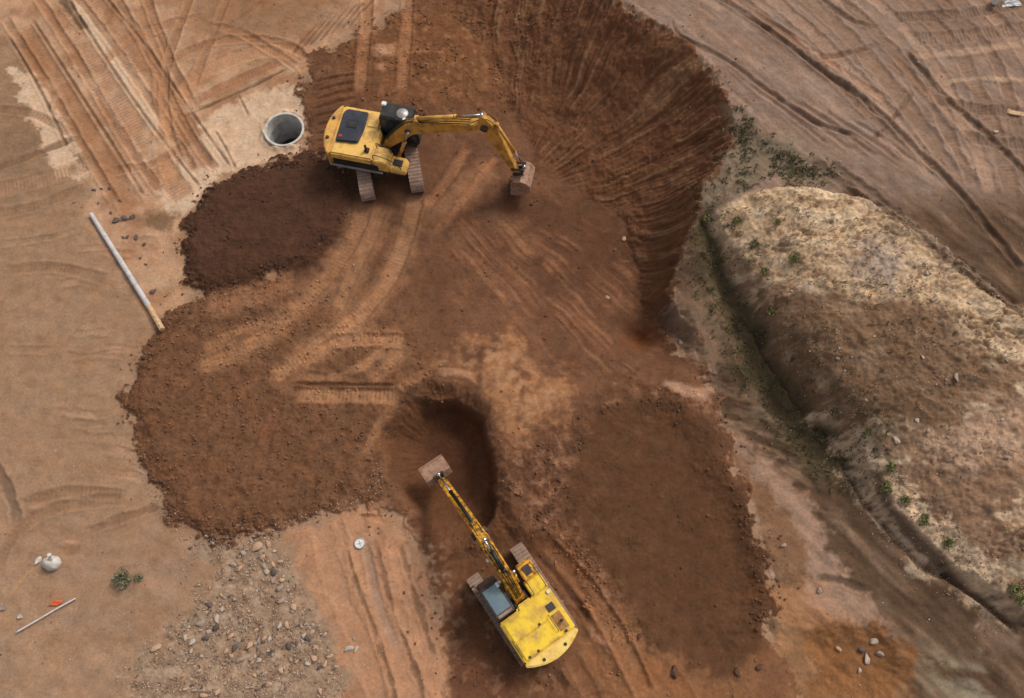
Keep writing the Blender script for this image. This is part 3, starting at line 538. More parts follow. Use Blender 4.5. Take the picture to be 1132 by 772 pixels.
def pick(weight, n, lo=-31, hi=31, y0=-3, y1=37):
    out = []
    mxw = 1.0
    while sum(map(len, out)) < n:
        p = np.column_stack([rng.uniform(lo, hi, n*6), rng.uniform(y0, y1, n*6)]); wv = samp(weight, p[:, 0], p[:, 1]); out.append(p[rng.random(len(p)) < wv])
        if len(out) > 60: break
    return np.vstack(out)[:n]
clump = ss(-.1, .45, fbm(X, Y, .7, 3, 97))
wstray = np.exp(-np.maximum(-(S['core']), 0)/.45)*(S['core'] < .1)*(X < 14)*ss(-.2, .4, n_mid+.3*n_sm)
wclod = np.clip(edgeA*.9+rough*.25*clump+toprough*.5*clump+mask('churn', .5)*.6*clump+mask('corridor', .4)*.25*clump+mB*.12, 0, 1)*mcore*(1-i_)*np.where(dw < 1.4, 0, 1)
wclod = np.maximum(wclod, .30*wstray*(np.abs(dw) > 1.4))
p = pick(wclod, 9000); sz = .022+.085*rng.random(9000)**4+.02*rng.random(9000); cc = np.where(samp(mcore, p[:, 0], p[:, 1])[:, None] > .5, samp(COL, p[:, 0], p[:, 1])*rng.uniform(.9, 1.6, (9000, 1)), lin((104,70,50))[None]*rng.uniform(.8, 1.3, (9000, 1)))
tag(scatter('soil_clods', p, sz, cc, 'grit', 0, seed=3), 'small brown earth clods strewn over the dug soil and the heap edges', 'soil clods', kind='stuff')
wg = np.clip(rubm*.8*ss(-.3, .3, cl1+clump*.5)+.03*(1-mcore)*clump+.25*mask('bankpale', .5, .5)+.05*mb*clump+.3*ss(.5, 0, np.abs(S['heapB']+.3))*(Y < 8), 0, 1)*np.where(dw < 1.5, 0, 1)
wg = np.clip(wg+.10*mb*ss(0,.4,hl), 0, 1)
p = pick(wg, 13000); sz = .022+.055*rng.random(13000)**3; base = np.array([lin((166,142,122)), lin((190,166,146)), lin((120,98,84)), lin((150,116,92)), lin((88,72,62))])[rng.choice(5, 13000, p=[.34,.2,.18,.2,.08])]
tag(scatter('gravel', p, sz, base, 'grit', 0, seed=23), 'mixed grey and tan gravel spread thickly below the brown heap', 'gravel', kind='stuff')

def blades(name, pts, hgt, wid, lean, m, n_each=3):
    n = len(pts)*n_each; q = np.repeat(pts, n_each, 0)+rng.normal(0, .05, (n, 2)); z = height(q[:, 0], q[:, 1])-.01
    a = rng.random(n)*6.28; l = lean*rng.random(n); h = hgt*rng.uniform(.5, 1.2, n); dx, dy = np.cos(a), np.sin(a)
    V = np.empty((n, 4, 3), np.float32); px, py = -dy*wid, dx*wid
    V[:, 0] = np.stack([q[:, 0]-px, q[:, 1]-py, z], -1); V[:, 1] = np.stack([q[:, 0]+px, q[:, 1]+py, z], -1)
    V[:, 2] = np.stack([q[:, 0]+px*.8+dx*l*h*.6, q[:, 1]+py*.8+dy*l*h*.6, z+h*.7], -1); V[:, 3] = np.stack([q[:, 0]+dx*l*h*1.3, q[:, 1]+dy*l*h*1.3, z+h*.85], -1)
    Fc = np.arange(n*4).reshape(-1, 4); return link(name, mesh_np(name, V.reshape(-1, 3), Fc, 4), m)
ws = np.clip(mask('straw', .5, .2, 1.5)*.9+mask('bankpale', .4)*.35+mask('palecorner', .5)*.5+mask('hillbrown', .5)*.12, 0, 1)*mb*ss(-.3, .4, clump+n_mid)
p = pick(ws, 1300, 8, 31, 3, 26)
tag(blades('dry_grass', p, .16, .012, 1.4, 'straw', 3), 'short straw-coloured dry grass covering the mound', 'dry grass', kind='stuff')
wq = np.clip(md*.9*ss(0, .4, n_sm+.1)+mg*.9*ss(0, .4, n_sm+n_mid+.1)+mask('hillbrown', .5)*.03, 0, 1)
p = pick(wq, 1500, 6, 31, 3, 30)
tag(blades('scrub_cover', p, .14, .03, 1.3, 'scrub', 3), 'low drab green scrub in the ditch and at the field edge', 'scrub', kind='stuff')

# ------------------------------------------------------------------ mesh builders for things
def box(bm, x0, x1, y0, y1, z0, z1, bev=.02, mtx=None):
    r = bmesh.ops.create_cube(bm, size=1); vs = r['verts']
    for v in vs: v.co = Vector(((x0+x1)/2+v.co.x*(x1-x0), (y0+y1)/2+v.co.y*(y1-y0), (z0+z1)/2+v.co.z*(z1-z0)))
    if bev:
        e = list({e for v in vs for e in v.link_edges}); g = bmesh.ops.bevel(bm, geom=e, offset=bev, segments=2, affect='EDGES'); vs = list({v for f in g['faces'] for v in f.verts})
    if mtx: bmesh.ops.transform(bm, matrix=mtx, verts=vs)
    return vs
def prism(bm, pts, a0, a1, ax='y', bev=0.0):                        # pts: outline in the two other axes
    def mk(p, a): return {'y': (p[0], a, p[1]), 'z': (p[0], p[1], a), 'x': (a, p[0], p[1])}[ax]
    v0 = [bm.verts.new(mk(p, a0)) for p in pts]; v1 = [bm.verts.new(mk(p, a1)) for p in pts]; n = len(pts)
    fs = [bm.faces.new(v0), bm.faces.new(v1[::-1])]+[bm.faces.new((v0[i], v1[i], v1[(i+1) % n], v0[(i+1) % n])) for i in range(n)]
    bmesh.ops.recalc_face_normals(bm, faces=fs)
    if bev: bmesh.ops.bevel(bm, geom=list({e for f in fs for e in f.edges}), offset=bev, segments=2, affect='EDGES')
def cyl(bm, p0, p1, r0, r1=None, seg=14, caps=True):
    p0, p1 = Vector(p0), Vector(p1); d = p1-p0; r1 = r0 if r1 is None else r1
    m = Matrix.Translation((p0+p1)/2) @ d.to_track_quat('Z', 'Y').to_matrix().to_4x4()
    bmesh.ops.create_cone(bm, cap_ends=caps, segments=seg, radius1=r0, radius2=r1, depth=d.length, matrix=m)
def tube(bm, pts, r, seg=6, n=5):
    q = smooth([tuple(p) for p in pts], n)
    for a, b in zip(q[:-1], q[1:]): cyl(bm, a, b, r, r, seg, True)
def part(name, bm, m, parent, smooth_=False, label=None):
    me = bpy.data.meshes.new(name); bm.to_mesh(me); bm.free()
    if smooth_: me.polygons.foreach_set('use_smooth', np.ones(len(me.polygons), bool)); 
    o = link(name, me, m, parent)
    if label: o['label'] = label
    return o
def NB(): return bmesh.new()
def empty(name, loc, rz=0, scale=1, label=None, cat=None, group=None):
    o = bpy.data.objects.new(name, None); C.objects.link(o); o.location = loc; o.rotation_euler = (0, 0, rz); o.scale = (scale,)*3
    return tag(o, label, cat, group)
def offset_bar(A, ts, flip=1):                                     # closed outline round a bent bar: centre points + half depths
    n = len(A); L = []; Rr = []
    for i in range(n):
        a = Vector(A[max(i-1, 0)]); b = Vector(A[min(i+1, n-1)]); d = (b-a).normalized(); nn = Vector((-d.y, d.x)); p = Vector(A[i])
        L.append(p+nn*ts[i]); Rr.append(p-nn*ts[i])
    return [tuple(v) for v in L+Rr[::-1]]

def ram(name, root, a, b, y, rb, m, frac=.58):                     # hydraulic cylinder with its rod
    a = Vector((a[0], y, a[1])); b = Vector((b[0], y, b[1])); c = a.lerp(b, frac)
    bm = NB(); cyl(bm, a, c, rb, rb, 16); cyl(bm, c, c.lerp(b, .04), rb*1.18, rb*1.18, 16); cyl(bm, a-Vector((0, rb*1.2, 0)), a+Vector((0, rb*1.2, 0)), rb*1.1, rb*1.1, 12)
    o = part(name, bm, m, root, True)
    bm = NB(); cyl(bm, c, b, rb*.5, rb*.5, 12); cyl(bm, b-Vector((0, rb*1.1, 0)), b+Vector((0, rb*1.1, 0)), rb*.95, rb*.95, 12)
    part('rod', bm, 'chrome', o, True); return o

def excavator(loc, rz, under, sc, J, v, label):
    root = empty('excavator', loc, rz, sc, label, 'excavator')
    body, arm, cw = ('yellowA', 'armA', 'cwA') if v == 0 else ('yellowB', 'armB', 'cwB')
    U = Matrix.Rotation(under, 4, 'Z')
    # ---- undercarriage
    bm = NB(); box(bm, -.75, .75, -.45, .45, .42, .78, .05); box(bm, -1.15, -.65, -1.0, 1.0, .38, .66, .05); box(bm, .65, 1.15, -1.0, 1.0, .38, .66, .05); cyl(bm, (0, 0, .74), (0, 0, .98), .62, .62, 28)
    bmesh.ops.transform(bm, matrix=U, verts=bm.verts); part('undercarriage', bm, 'dark', root)
    for s in (-1, 1):
        yc_ = s*1.2; L, r_ = 1.78, .42; y0, y1 = yc_-.32, yc_+.32
        arc = [(L+r_*math.sin(a), .44+r_*math.cos(a)) for a in np.linspace(0, math.pi, 9)]+[(-L-r_*math.sin(a), .44-r_*math.cos(a)) for a in np.linspace(0, math.pi, 9)]
        bm = NB(); n = len(arc); inner = [(x*(1-.045/2.2), .44+(z-.44)*.86) for x, z in arc]
        V = [[bm.verts.new((p[0], y, p[1])) for p in q] for q in (arc, inner) for y in (y0, y1)]
        for i in range(n):
            j = (i+1) % n
            bm.faces.new((V[0][i], V[1][i], V[1][j], V[0][j])); bm.faces.new((V[2][i], V[2][j], V[3][j], V[3][i]))
            bm.faces.new((V[0][i], V[0][j], V[2][j], V[2][i])); bm.faces.new((V[1][i], V[3][i], V[3][j], V[1][j]))
        # grouser shoes round the loop
        per = []; 
        for i in range(n):
            a, b = Vector(arc[i]), Vector(arc[(i+1) % n]); k = max(1, round((b-a).length/.19))
            for q in range(k): per.append((a.lerp(b, (q+.5)/k), (b-a).normalized()))
        for p, d in per:
            nn = Vector((-d.y, d.x)); nn = nn if nn.dot(p-Vector((0, .44))) > 0 or abs(p.x) > L else Vector((0, 1 if p.y > .44 else -1))
            if nn.dot(p-Vector((max(-L, min(L, p.x)), .44))) < 0: nn = -nn
            q = [p-d*.075, p+d*.075, p+d*.06+nn*.022, p-d*.045+nn*.022]; prism(bm, [tuple(t) for t in q], y0-.004, y1+.004)
            q = [p-d*.072+nn*.02, p-d*.05+nn*.02, p-d*.055+nn*.042, p-d*.068+nn*.042]; prism(bm, [tuple(t) for t in q], y0-.002, y1+.002)
        bmesh.ops.transform(bm, matrix=U, verts=bm.verts); tr = part('crawler_track', bm, 'track', root)
        bm = NB(); box(bm, -1.62, 1.62, yc_-.17, yc_+.17, .28, .62, .04)
        bmesh.ops.transform(bm, matrix=U, verts=bm.verts); part('track_frame', bm, 'dark', tr)
        bm = NB(); cyl(bm, (L, yc_-.1, .44), (L, yc_+.1, .44), .34, .34, 20); cyl(bm, (L, yc_-.2, .44), (L, yc_+.2, .44), .15, .15, 14)
        bmesh.ops.transform(bm, matrix=U, verts=bm.verts); part('idler', bm, 'dark', tr, True)
        bm = NB(); cyl(bm, (-L, yc_-.1, .44), (-L, yc_+.1, .44), .34, .34, 20); cyl(bm, (-L, yc_-.24, .44), (-L, yc_+.24, .44), .2, .2, 14)
        bmesh.ops.transform(bm, matrix=U, verts=bm.verts); part('sprocket', bm, 'dark', tr, True)
    # ---- upper structure
    bm = NB(); prism(bm, [(-2.2,-1.3),(1.35,-1.3),(1.35,-.42),(.35,-.38),(.35,.38),(1.5,.42),(1.5,1.32),(-2.2,1.32)], .99, 1.2, 'z', .02); part('deck', bm, 'dark', root)
    z1 = 2.02
    bm = NB(); prism(bm, [(-2.2,-1.34),(-.15,-1.34),(-.15,-.45),(-.05,-.42),(-.05,.3),(-.22,.34),(-.22,1.34),(-2.2,1.34)], 1.2, z1, 'z', .07); hoodp = part('engine_housing', bm, body, root)
    th = np.linspace(-1, 1, 13); rear = [(-2.75+.42*abs(t)**2.2, t*1.38) for t in th]
    if v == 1: rear = [(-2.78+.46*abs(t)**2.0, t*1.40) for t in th]
    bm = NB(); prism(bm, [(-2.203,-1.36)]+[tuple(p) for p in rear]+[(-2.203,1.36)], .98, z1-.02 if v == 0 else z1+.03, 'z', .06); cwp = part('counterweight', bm, cw, root)
    for s in (-.55, .55):
        bm = NB(); cyl(bm, (-2.5, s, z1-.02), (-2.5, s, z1+.06), .09, .07, 12); part('lifting_eye', bm, 'dark', cwp)
    # right side: fuel tank and step box
    bm = NB(); prism(bm, [(-.15,1.2),(.62,1.2),(.62,1.62),(.5,1.94),(-.15,1.96)], -1.34, -.5, 'y', .04); part('fuel_tank', bm, body, root)
    bm = NB(); prism(bm, [(.625,1.2),(1.42,1.2),(1.42,1.36),(1.3,1.55),(.625,1.6)], -1.34, -.62, 'y', .04); tb = part('tool_box', bm, body if v == 0 else arm, root)
    bm = NB(); box(bm, .75, 1.2, -1.15, -.8, 1.575, 1.6, .005); part('tread_plate', bm, 'grille', tb)
    bm = NB(); tube(bm, [(-.05,-1.25,1.94),(-.05,-1.25,2.3),(.35,-1.25,2.28),(.95,-1.26,1.98),(1.2,-1.26,1.55)], .02); part('handrail', bm, 'dark', root); bm = NB(); tube(bm, [(-.05,-.62,1.94),(-.05,-.62,2.22),(.4,-.62,2.2),(.6,-.62,1.75)], .018); part('handrail', bm, 'dark', root)
    if v == 0:
        bm = NB(); prism(bm, [(-2.05,-.72),(-.98,-.62),(-.88,.2),(-.92,1.12),(-1.95,1.12),(-2.1,.9)], z1, z1+.13, 'z', .05); hd = part('engine_cover', bm, 'hood', root)
        bm = NB(); box(bm, -1.75, -1.25, .1, .55, z1+.128, z1+.155, .01); part('cover_latch_plate', bm, 'black', hd)
        bm = NB(); box(bm, -1.95, -1.78, -.5, -.35, z1+.128, z1+.15, .01); part('warning_label', bm, 'red', hd)
        bm = NB(); box(bm, -2.1, .1, -1.372, -1.335, 1.26, 1.62, .01); part('side_vent', bm, 'black', root)
        bm = NB(); box(bm, -2.3, .3, -1.45, -1.36, 1.1, 1.18, .01); part('side_rail', bm, 'silver', root)
        bm = NB(); box(bm, -.58, -.36, -1.02, -.78, z1, z1+.12, .02); cyl(bm, (-.5, -.9, z1), (-.5, -.9, z1+.42), .06, .06, 12); part('exhaust_stack', bm, 'black', root)
        bm = NB(); box(bm, -.82, -.3, .4, 1.2, z1, z1+.05, .01); part('air_intake_cover', bm, body, root)
    else:
        bm = NB(); box(bm, -1.27, -.35, -.55, 1.2, z1, z1+.06, .02); part('service_cover', bm, body, root)
        bm = NB(); box(bm, -2.12, -1.31, -.55, 1.2, z1, z1+.07, .03); hd = part('engine_cover', bm, body, root)
        for ya in (-.62, 1.26): bm = NB(); tube(bm, [(-1.9, ya, z1), (-1.85, ya, z1+.2), (-1.2, ya, z1+.2), (-1.15, ya, z1)], .016); part('grab_rail', bm, 'dark', root)
        bm = NB(); box(bm, -1.08, -.74, -1.08, -.72, z1-.01, z1+.04, .008); part('vent_grille', bm, 'grille', root)
        bm = NB(); box(bm, -1.98, -1.22, -1.14, -.7, z1-.01, z1+.03, .01); part('heat_shield', bm, 'rust', root)
        bm = NB(); cyl(bm, (-1.62, -.98, z1), (-1.62, -.98, z1+.3), .07, .07, 12); part('exhaust_stack', bm, 'black', root)
        bm = NB(); cyl(bm, (-1.22, -.1, z1+.06), (-1.22, -.1, z1+.13), .06, .05, 12); part('filler_cap', bm, 'dark', hd)
        for k in (-.9, .55, 1.0):
            bm = NB(); box(bm, -2.14, -2.02, k-.06, k+.06, z1+.03, z1+.085, .01); part('hood_hinge', bm, 'dark', hd)
        bm = NB(); box(bm, -.4, -.25, -1.25, -1.1, z1-.03, z1+.1, .02); part('side_lamp', bm, 'white', root)
    # ---- cab
    cx0, cx1, y0, y1, zt = -.15, 1.62, .42, 1.32, 2.92
    cabm = 'black' if v == 0 else 'dark'
    bm = NB(); prism(bm, [(cx0,1.2),(cx1,1.2),(cx1+.02,1.75),(cx1-.28,zt-.05),(cx1-.34,zt),(cx0+.06,zt),(cx0,zt-.08)], y0, y1, 'y', .035); cab = part('cab', bm, cabm, root)
    def pane(name, pts, a, b, ax, m='glass'): bm = NB(); prism(bm, pts, a, b, ax, .004); return part(name, bm, m, cab)
    for s in (0, 1):
        ya, yb = (y1-.01, y1+.012) if s else (y0-.012, y0+.01)
        pane('side_window', [(cx0+.12,1.95),(cx0+.72,1.95),(cx0+.72,2.78),(cx0+.14,2.78)], ya, yb, 'y'); pane('door_window' if s else 'side_window', [(cx0+.82,1.6),(cx1-.12,1.6),(cx1-.1,1.78),(cx1-.36,2.78),(cx0+.82,2.78)], ya, yb, 'y')
    bm = NB(); fw = [(cx1-.02+.045,1.35),(cx1+.045,1.75),(cx1-.255,zt-.14),(cx1-.285,zt-.14),(cx1,1.75),(cx1-.05,1.35)]; prism(bm, fw, y0+.09, y1-.09, 'y'); part('windscreen', bm, 'glass', cab)
    bm = NB(); box(bm, cx0-.012, cx0+.02, y0+.12, y1-.12, 2.1, 2.75, .004); part('rear_window', bm, 'glass', cab)
    if v == 0:
        bm = NB(); box(bm, cx0+.08, cx0+.78, y0+.08, y1-.08, zt, zt+.035, .015); part('roof_panel', bm, 'black', cab)
        bm = NB(); cyl(bm, (cx0+1.05, .82, zt), (cx0+1.05, .82, zt+.07), .30, .26, 18); part('roof_hatch', bm, 'silver', cab, True)
        bm = NB(); box(bm, cx0-.02, cx0+.2, y0+.62, y0+.84, zt, zt+.12, .03); part('work_lamp', bm, 'white', cab)
    else:
        bm = NB(); box(bm, cx0+.22, cx1-.42, y0+.1, y1-.1, zt-.003, zt+.03, .012); part('roof_window', bm, 'roofglass', cab)
        bm = NB(); box(bm, cx0+.04, cx0+.17, y0+.1, y1-.1, zt-.003, zt+.05, .015); part('roof_rear_rail', bm, 'track', cab)
    bm = NB(); box(bm, cx1-.62, cx1-.4, y0+.02, y0+.16, zt-.02, zt+.1, .02); part('work_lamp', bm, 'white', cab)
    bm = NB(); tube(bm, [(cx1-.02, y1+.02, 1.5),(cx1+.1,y1+.1,1.8),(cx1+.08,y1+.1,2.25),(cx1-.1,y1+.02,2.4)], .015); box(bm, cx1+.04, cx1+.08, y1+.06, y1+.24, 1.95, 2.3, .01); part('mirror', bm, 'black', cab)
    bm = NB(); box(bm, cx0+.86, cx0+.98, y1+.005, y1+.04, 1.72, 1.78, .008); part('door_handle', bm, 'silver', cab)
    # ---- boom
    A, K1, K2, B, Cc, ba = J['foot'], J['k1'], J['k2'], J['tip'], J['end'], J['bang']
    wy = .21 if v == 0 else .26
    bm = NB(); prism(bm, offset_bar([A, Vector(A).lerp(Vector(K1), .5)[:], K1, K2, Vector(K2).lerp(Vector(B), .6)[:], B], [.16, .27, .34, .34, .25, .15]), -wy, wy, 'y', .025); boom = part('boom', bm, arm, root)
    bm = NB(); cyl(bm, (A[0], -.34, A[1]), (A[0], .34, A[1]), .13, .13, 16); box(bm, A[0]-.3, A[0]+.2, -.36, -.25, 1.1, A[1]+.15, .02); box(bm, A[0]-.3, A[0]+.2, .25, .36, 1.1, A[1]+.15, .02); part('boom_foot_bracket', bm, 'dark', root)
    d1 = (Vector(K1)-Vector(A)).normalized(); km = Vector(K1).lerp(Vector(K2), .3)
    for s in (-1, 1): ram('boom_cylinder', root, (.85, 1.28), (km.x-.1*d1.y, km.y-.05), s*.34, .085, arm)
    # joint hub and boom end fork
    for q, rr_ in ((K1, .12), (B, .17)):
        bm = NB(); cyl(bm, (q[0], -wy-.09, q[1]), (q[0], wy+.09, q[1]), rr_, rr_, 18); part('pivot_pin', bm, 'dark', boom, True)
    dB = (Vector(B)-Vector(K2)).normalized(); up_ = Vector((-dB.y, dB.x))
    if up_.y < 0: up_ = -up_
    m0 = Vector(K2).lerp(Vector(B), .02)+up_*.42
    bm = NB(); 
    for s in (-1, 1): prism(bm, [tuple(m0+up_*.12-dB*.06), tuple(m0-up_*.16-dB*.25), tuple(m0-up_*.2+dB*.28), tuple(m0+up_*.12+dB*.08)], s*.14-.025, s*.14+.025)
    part('cylinder_bracket', bm, arm, boom)
    # stick
    dS = (Vector(Cc)-Vector(B)).normalized(); nS = Vector((-dS.y, dS.x))
    if nS.x < 0: nS = -nS                                           # nS points away from the machine
    Sb = Vector(B)-dS*.62+nS*.12
    Bv = Vector(B); Cv = Vector(Cc); Ls = (Cv-Bv).length
    out = [Sb-nS*.12, Sb+nS*.10-dS*.05, Bv+nS*.40, Bv+dS*.5+nS*.40, Cv-dS*.35+nS*.16, Cv+nS*.10+dS*.08, Cv-nS*.12+dS*.06, Bv+dS*.7-nS*.20, Bv-nS*.20, Bv-dS*.3-nS*.18]
    bm = NB(); prism(bm, [tuple(p) for p in out], -(wy-.04), wy-.04, 'y', .025); stick = part('stick', bm, arm, root)
    ram('stick_cylinder', root, tuple(m0+up_*.06), tuple(Sb), 0, .095, arm if v == 0 else 'hose', J.get('sf', .6))
    # linkage + bucket cylinder
    k0 = Bv+dS*.1+nS*.52; L1 = Cv-dS*.42; L2 = L1+nS*.55+dS*.12
    bm = NB(); prism(bm, [tuple(k0-dS*.12-nS*.18), tuple(k0+dS*.22-nS*.18), tuple(k0+dS*.07+nS*.08), tuple(k0-dS*.07+nS*.08)], -.09, .09, 'y', .01); part('cylinder_bracket', bm, arm, stick)
    ram('bucket_cylinder', root, tuple(k0), tuple(L2), 0, .08, arm if v == 0 else 'hose', .62)
    # bucket frame
    ca, sa = math.cos(ba), math.sin(ba)
    def bt(p): return (Cv.x+p[0]*ca-p[1]*sa, Cv.y+p[0]*sa+p[1]*ca)
    H2 = bt((.34, .02))
    bm = NB()
    for s in (-.2, .2): prism(bm, offset_bar([tuple(L1), tuple(L2)], [.06, .06]), s-.025, s+.025); prism(bm, offset_bar([tuple(L2), H2], [.06, .06]), s*.8-.025, s*.8+.025)
    cyl(bm, (L2.x, -.25, L2.y), (L2.x, .25, L2.y), .05, .05, 12); cyl(bm, (L1.x, -.25, L1.y), (L1.x, .25, L1.y), .05, .05, 12); part('linkage', bm, 'dark', root)
    side = [(-.28,-.22),(-.12,-.1),(.3,-.08),(.52,-.3),(.56,-.66),(.40,-.98),(.05,-1.14),(-.35,-1.14),(-.72,-1.04)]
    wb = J['bw']/2; bm = NB()
    for s in (-1, 1): prism(bm, [bt(p) for p in side], s*wb-.02, s*wb+.02)
    cen = (0, -.6)
    for a, b in zip(side[:-1], side[1:]):
        def inn(p): d = Vector((cen[0]-p[0], cen[1]-p[1])).normalized()*.045; return (p[0]+d.x, p[1]+d.y)
        prism(bm, [bt(a), bt(b), bt(inn(b)), bt(inn(a))], -wb+.015, wb-.015)
    bmesh.ops.remove_doubles(bm, verts=bm.verts, dist=.0005); bk = part('bucket', bm, 'steel', root)
    bm = NB()
    for s in (-.19, .19): prism(bm, [bt((-.14,-.12)), bt((-.12,.08)), bt((.1,.12)), bt((.42,.1)), bt((.4,-.1))], s-.025, s+.025)
    cyl(bm, (Cv.x, -.24, Cv.y), (Cv.x, .24, Cv.y), .07, .07, 12); part('hinge_ears', bm, 'dark', bk)
    for k in range(5):
        yk = -wb+.1+k*(2*wb-.2)/4; bm = NB(); prism(bm, [bt((-.66,-1.10)), bt((-.66,-1.0)), bt((-.95,-1.02)), bt((-.95,-1.05))], yk-.045, yk+.045); part('tooth', bm, 'dark', bk)
    # hoses
    for s in (-.1, -.04, .04, .1):
        bm = NB(); tube(bm, [(A[0]+.05, s, A[1]+.5), (K1[0]-.35, s*1.3, K1[1]+.12), (K2[0]-.1, s*1.5, K2[1]+.40), tuple(Vector((B[0]-.7*dB.x, s*1.8, B[1]-.7*dB.y+.27)))], .02, 5, 5); part('boom_hose', bm, 'hose', boom)
    for s in (-.13, .13): bm = NB(); tube(bm, [(B[0]-.7*dB.x, s, B[1]-.7*dB.y+.27), (B[0]+.05, s, B[1]+.55), tuple(Vector((k0.x, s, k0.y+.05)))], .02, 5, 5); part('stick_hose', bm, 'hose', stick)
    bm = NB(); ml = Vector(K2).lerp(Vector(B), .35); box(bm, ml.x-.08, ml.x+.08, wy, wy+.12, ml.y-.08, ml.y+.06, .02); part('boom_lamp', bm, 'white', boom)
    return root
E1 = excavator((e1[0], e1[1], G1), R(-12), R(-90+12+11), 1.1, dict(foot=(.15,1.5), k1=(1.45,3.2), k2=(1.95,3.45), tip=(5.05,4.45), end=(6.45,1.2), bang=R(28), bw=1.15), 0,
   'ochre excavator with dark engine cover beside the round concrete well')
E2 = excavator((e2[0], e2[1], G2), R(124.3), R(0), 1.0, dict(foot=(.15,1.6), k1=(1.1,3.25), k2=(1.5,3.7), tip=(3.15,4.35), end=(6.6,1.3), bang=R(62), bw=1.25, sf=.6), 1,
   'bright yellow excavator with roof glass cab reaching its arm into the dug hole')

# ------------------------------------------------------------------ concrete well
def ringmesh(bm, r0, r1, z0, z1, seg=64):
    A = []
    for k in range(seg):
        a = 2*math.pi*k/seg; c, s = math.cos(a), math.sin(a); A.append([bm.verts.new((r*c, r*s, z)) for r, z in ((r0, z0), (r0, z1-.015), (r0+.015, z1), (r1-.015, z1), (r1, z1-.015), (r1, z0))])
    for k in range(seg):
        a, b = A[k], A[(k+1) % seg]
        for j in range(5): bm.faces.new((a[j], a[j+1], b[j+1], b[j]))
    bmesh.ops.recalc_face_normals(bm, faces=bm.faces)
wl = empty('concrete_well', (well[0], well[1], zw), 0, 1, 'round open concrete well ring set in the pale ground', 'well')
bm = NB(); ringmesh(bm, .99, 1.12, -.45, .2); part('rim', bm, 'concrete', wl)
for k in range(2): bm = NB(); ringmesh(bm, .975, 1.085, -.45-.9*(k+1)+.01, -.45-.9*k-.01); part('shaft_ring', bm, 'concin', wl)
bm = NB(); cyl(bm, (0, 0, -2.2), (0, 0, -2.05), 1.0, 1.0, 48); part('water_surface', bm, 'water', wl)

# ------------------------------------------------------------------ pipe, sack, rods, lid
a = hit(102, 238); b = hit(166, 340); c_ = hit(181, 366)
pr = empty('long_pipe', (a[0], a[1], a[2]), 0, 1, 'long grey pipe lying on bare ground left of the brown heaps', 'pipe')
def rel(p, dz=0): return Vector((p[0]-a[0], p[1]-a[1], p[2]-a[2]+dz))
bm = NB(); dd = (rel(b)-rel(a)); p0, p1 = rel(a, .14), rel(b, .16); cyl(bm, p0, p1, .12, .145, 20)
for k in range(1, 4): q = p0.lerp(p1, k/4); cyl(bm, q, q+(p1-p0).normalized()*.09, .152, .152, 20)
part('tube_wall', bm, 'pipe', pr, False)
bm = NB(); cyl(bm, p1+(p1-p0).normalized()*.005, rel(c_, .15), .135, .15, 8); part('timber_end', bm, 'wood', pr)
def rod(name, pa, pb, r, m, label, cat, lift=.10):
    a = hit(*pa); b = hit(*pb); e = empty(name, a, 0, 1, label, cat); v = Vector(b)-Vector(a)
    bm = NB(); tube(bm, [(0, 0, r+lift), tuple(v*.35+Vector((.03, .02, r+lift+.01))), tuple(v*.7+Vector((-.02, .01, r+lift))), tuple(v+Vector((0, 0, r+lift)))], r, 10, 6)
    part('shaft', bm, m, e, False); d = v.normalized(); bm = NB(); cyl(bm, (0, 0, r+lift), tuple(Vector((0, 0, r+lift))-d*.08), r*1.35, r*1.35, 10); part('end_cap', bm, 'silver', e); return e
rod('white_rod', (22, 698), (85, 662), .038, 'pole', 'thin white rod lying on bare ground next to the orange scrap', 'rod')
def scrap(name, px, py, pts, h, m, label, cat, seed, wob=.25):
    x, y, z = hit(px, py); v0, f0 = ico(3); r = np.random.default_rng(seed); V = lump(v0, seed, wob); V = V*np.array([pts[0], pts[1], h]); V[:, 2] = np.maximum(V[:, 2], -h*.3)
    V += .04*np.stack([perlin(V[:, 0]*6+k*9, V[:, 1]*6+V[:, 2]*5, 3+k) for k in range(3)], -1)
    me = mesh_np(name, V, f0, 3); me.polygons.foreach_set('use_smooth', np.ones(len(f0), bool)); o = link(name, me, m); o.location = (x, y, z+h*.25); o.rotation_euler = (0, 0, r.random()*.6); return tag(o, label, cat)
sk = empty('white_sack', hit(59, 623), 0, 1, 'bulging off-white sack with a knotted top standing on bare ground', 'sack')
v0, f0 = ico(4); V = v0.copy(); tt = np.clip((V[:, 2]+.5)/1.5, 0, 1); V[:, :2] *= (1-.45*tt**1.5)[:, None]; an = np.arctan2(V[:, 1], V[:, 0])
V[:, :2] *= (1+.05*np.cos(an*7)*(1-abs(V[:, 2]))+.05*perlin(V[:, 0]*3, V[:, 2]*3, 5))[:, None]; V[:, 2] = np.maximum(V[:, 2], -.45); V = V*np.array([.42, .36, .46])+np.array([0, 0, .2])
me = mesh_np('sack_body', V, f0, 3); me.polygons.foreach_set('use_smooth', np.ones(len(f0), bool)); link('sack_body', me, 'cloth', sk)
bm = NB(); cyl(bm, (.13, .13, .56), (.2, .22, .74), .10, .05, 10); cyl(bm, (.2, .22, .73), (.23, .3, .9), .05, .09, 10); part('knot', bm, 'cloth', sk)
scrap('cloth_scrap', 42, 621, (.24, .16), .12, 'cloth', 'small crumpled white scrap just left of the sack', 'scrap', 4)
scrap('orange_scrap', 61, 667, (.36, .24), .16, 'orange', 'crumpled orange plastic scrap lying against the white rod', 'plastic scrap', 5, .35)
scrap('pale_bundle', 22, 682, (.2, .3), .2, 'stoneW', 'small pale grey bundle above the lower end of the white rod', 'bundle', 8)
scrap('grey_bundle', 3, 672, (.28, .25), .2, 'stoneA', 'grey rag bundle cut by the left edge of the photo', 'bundle', 9)
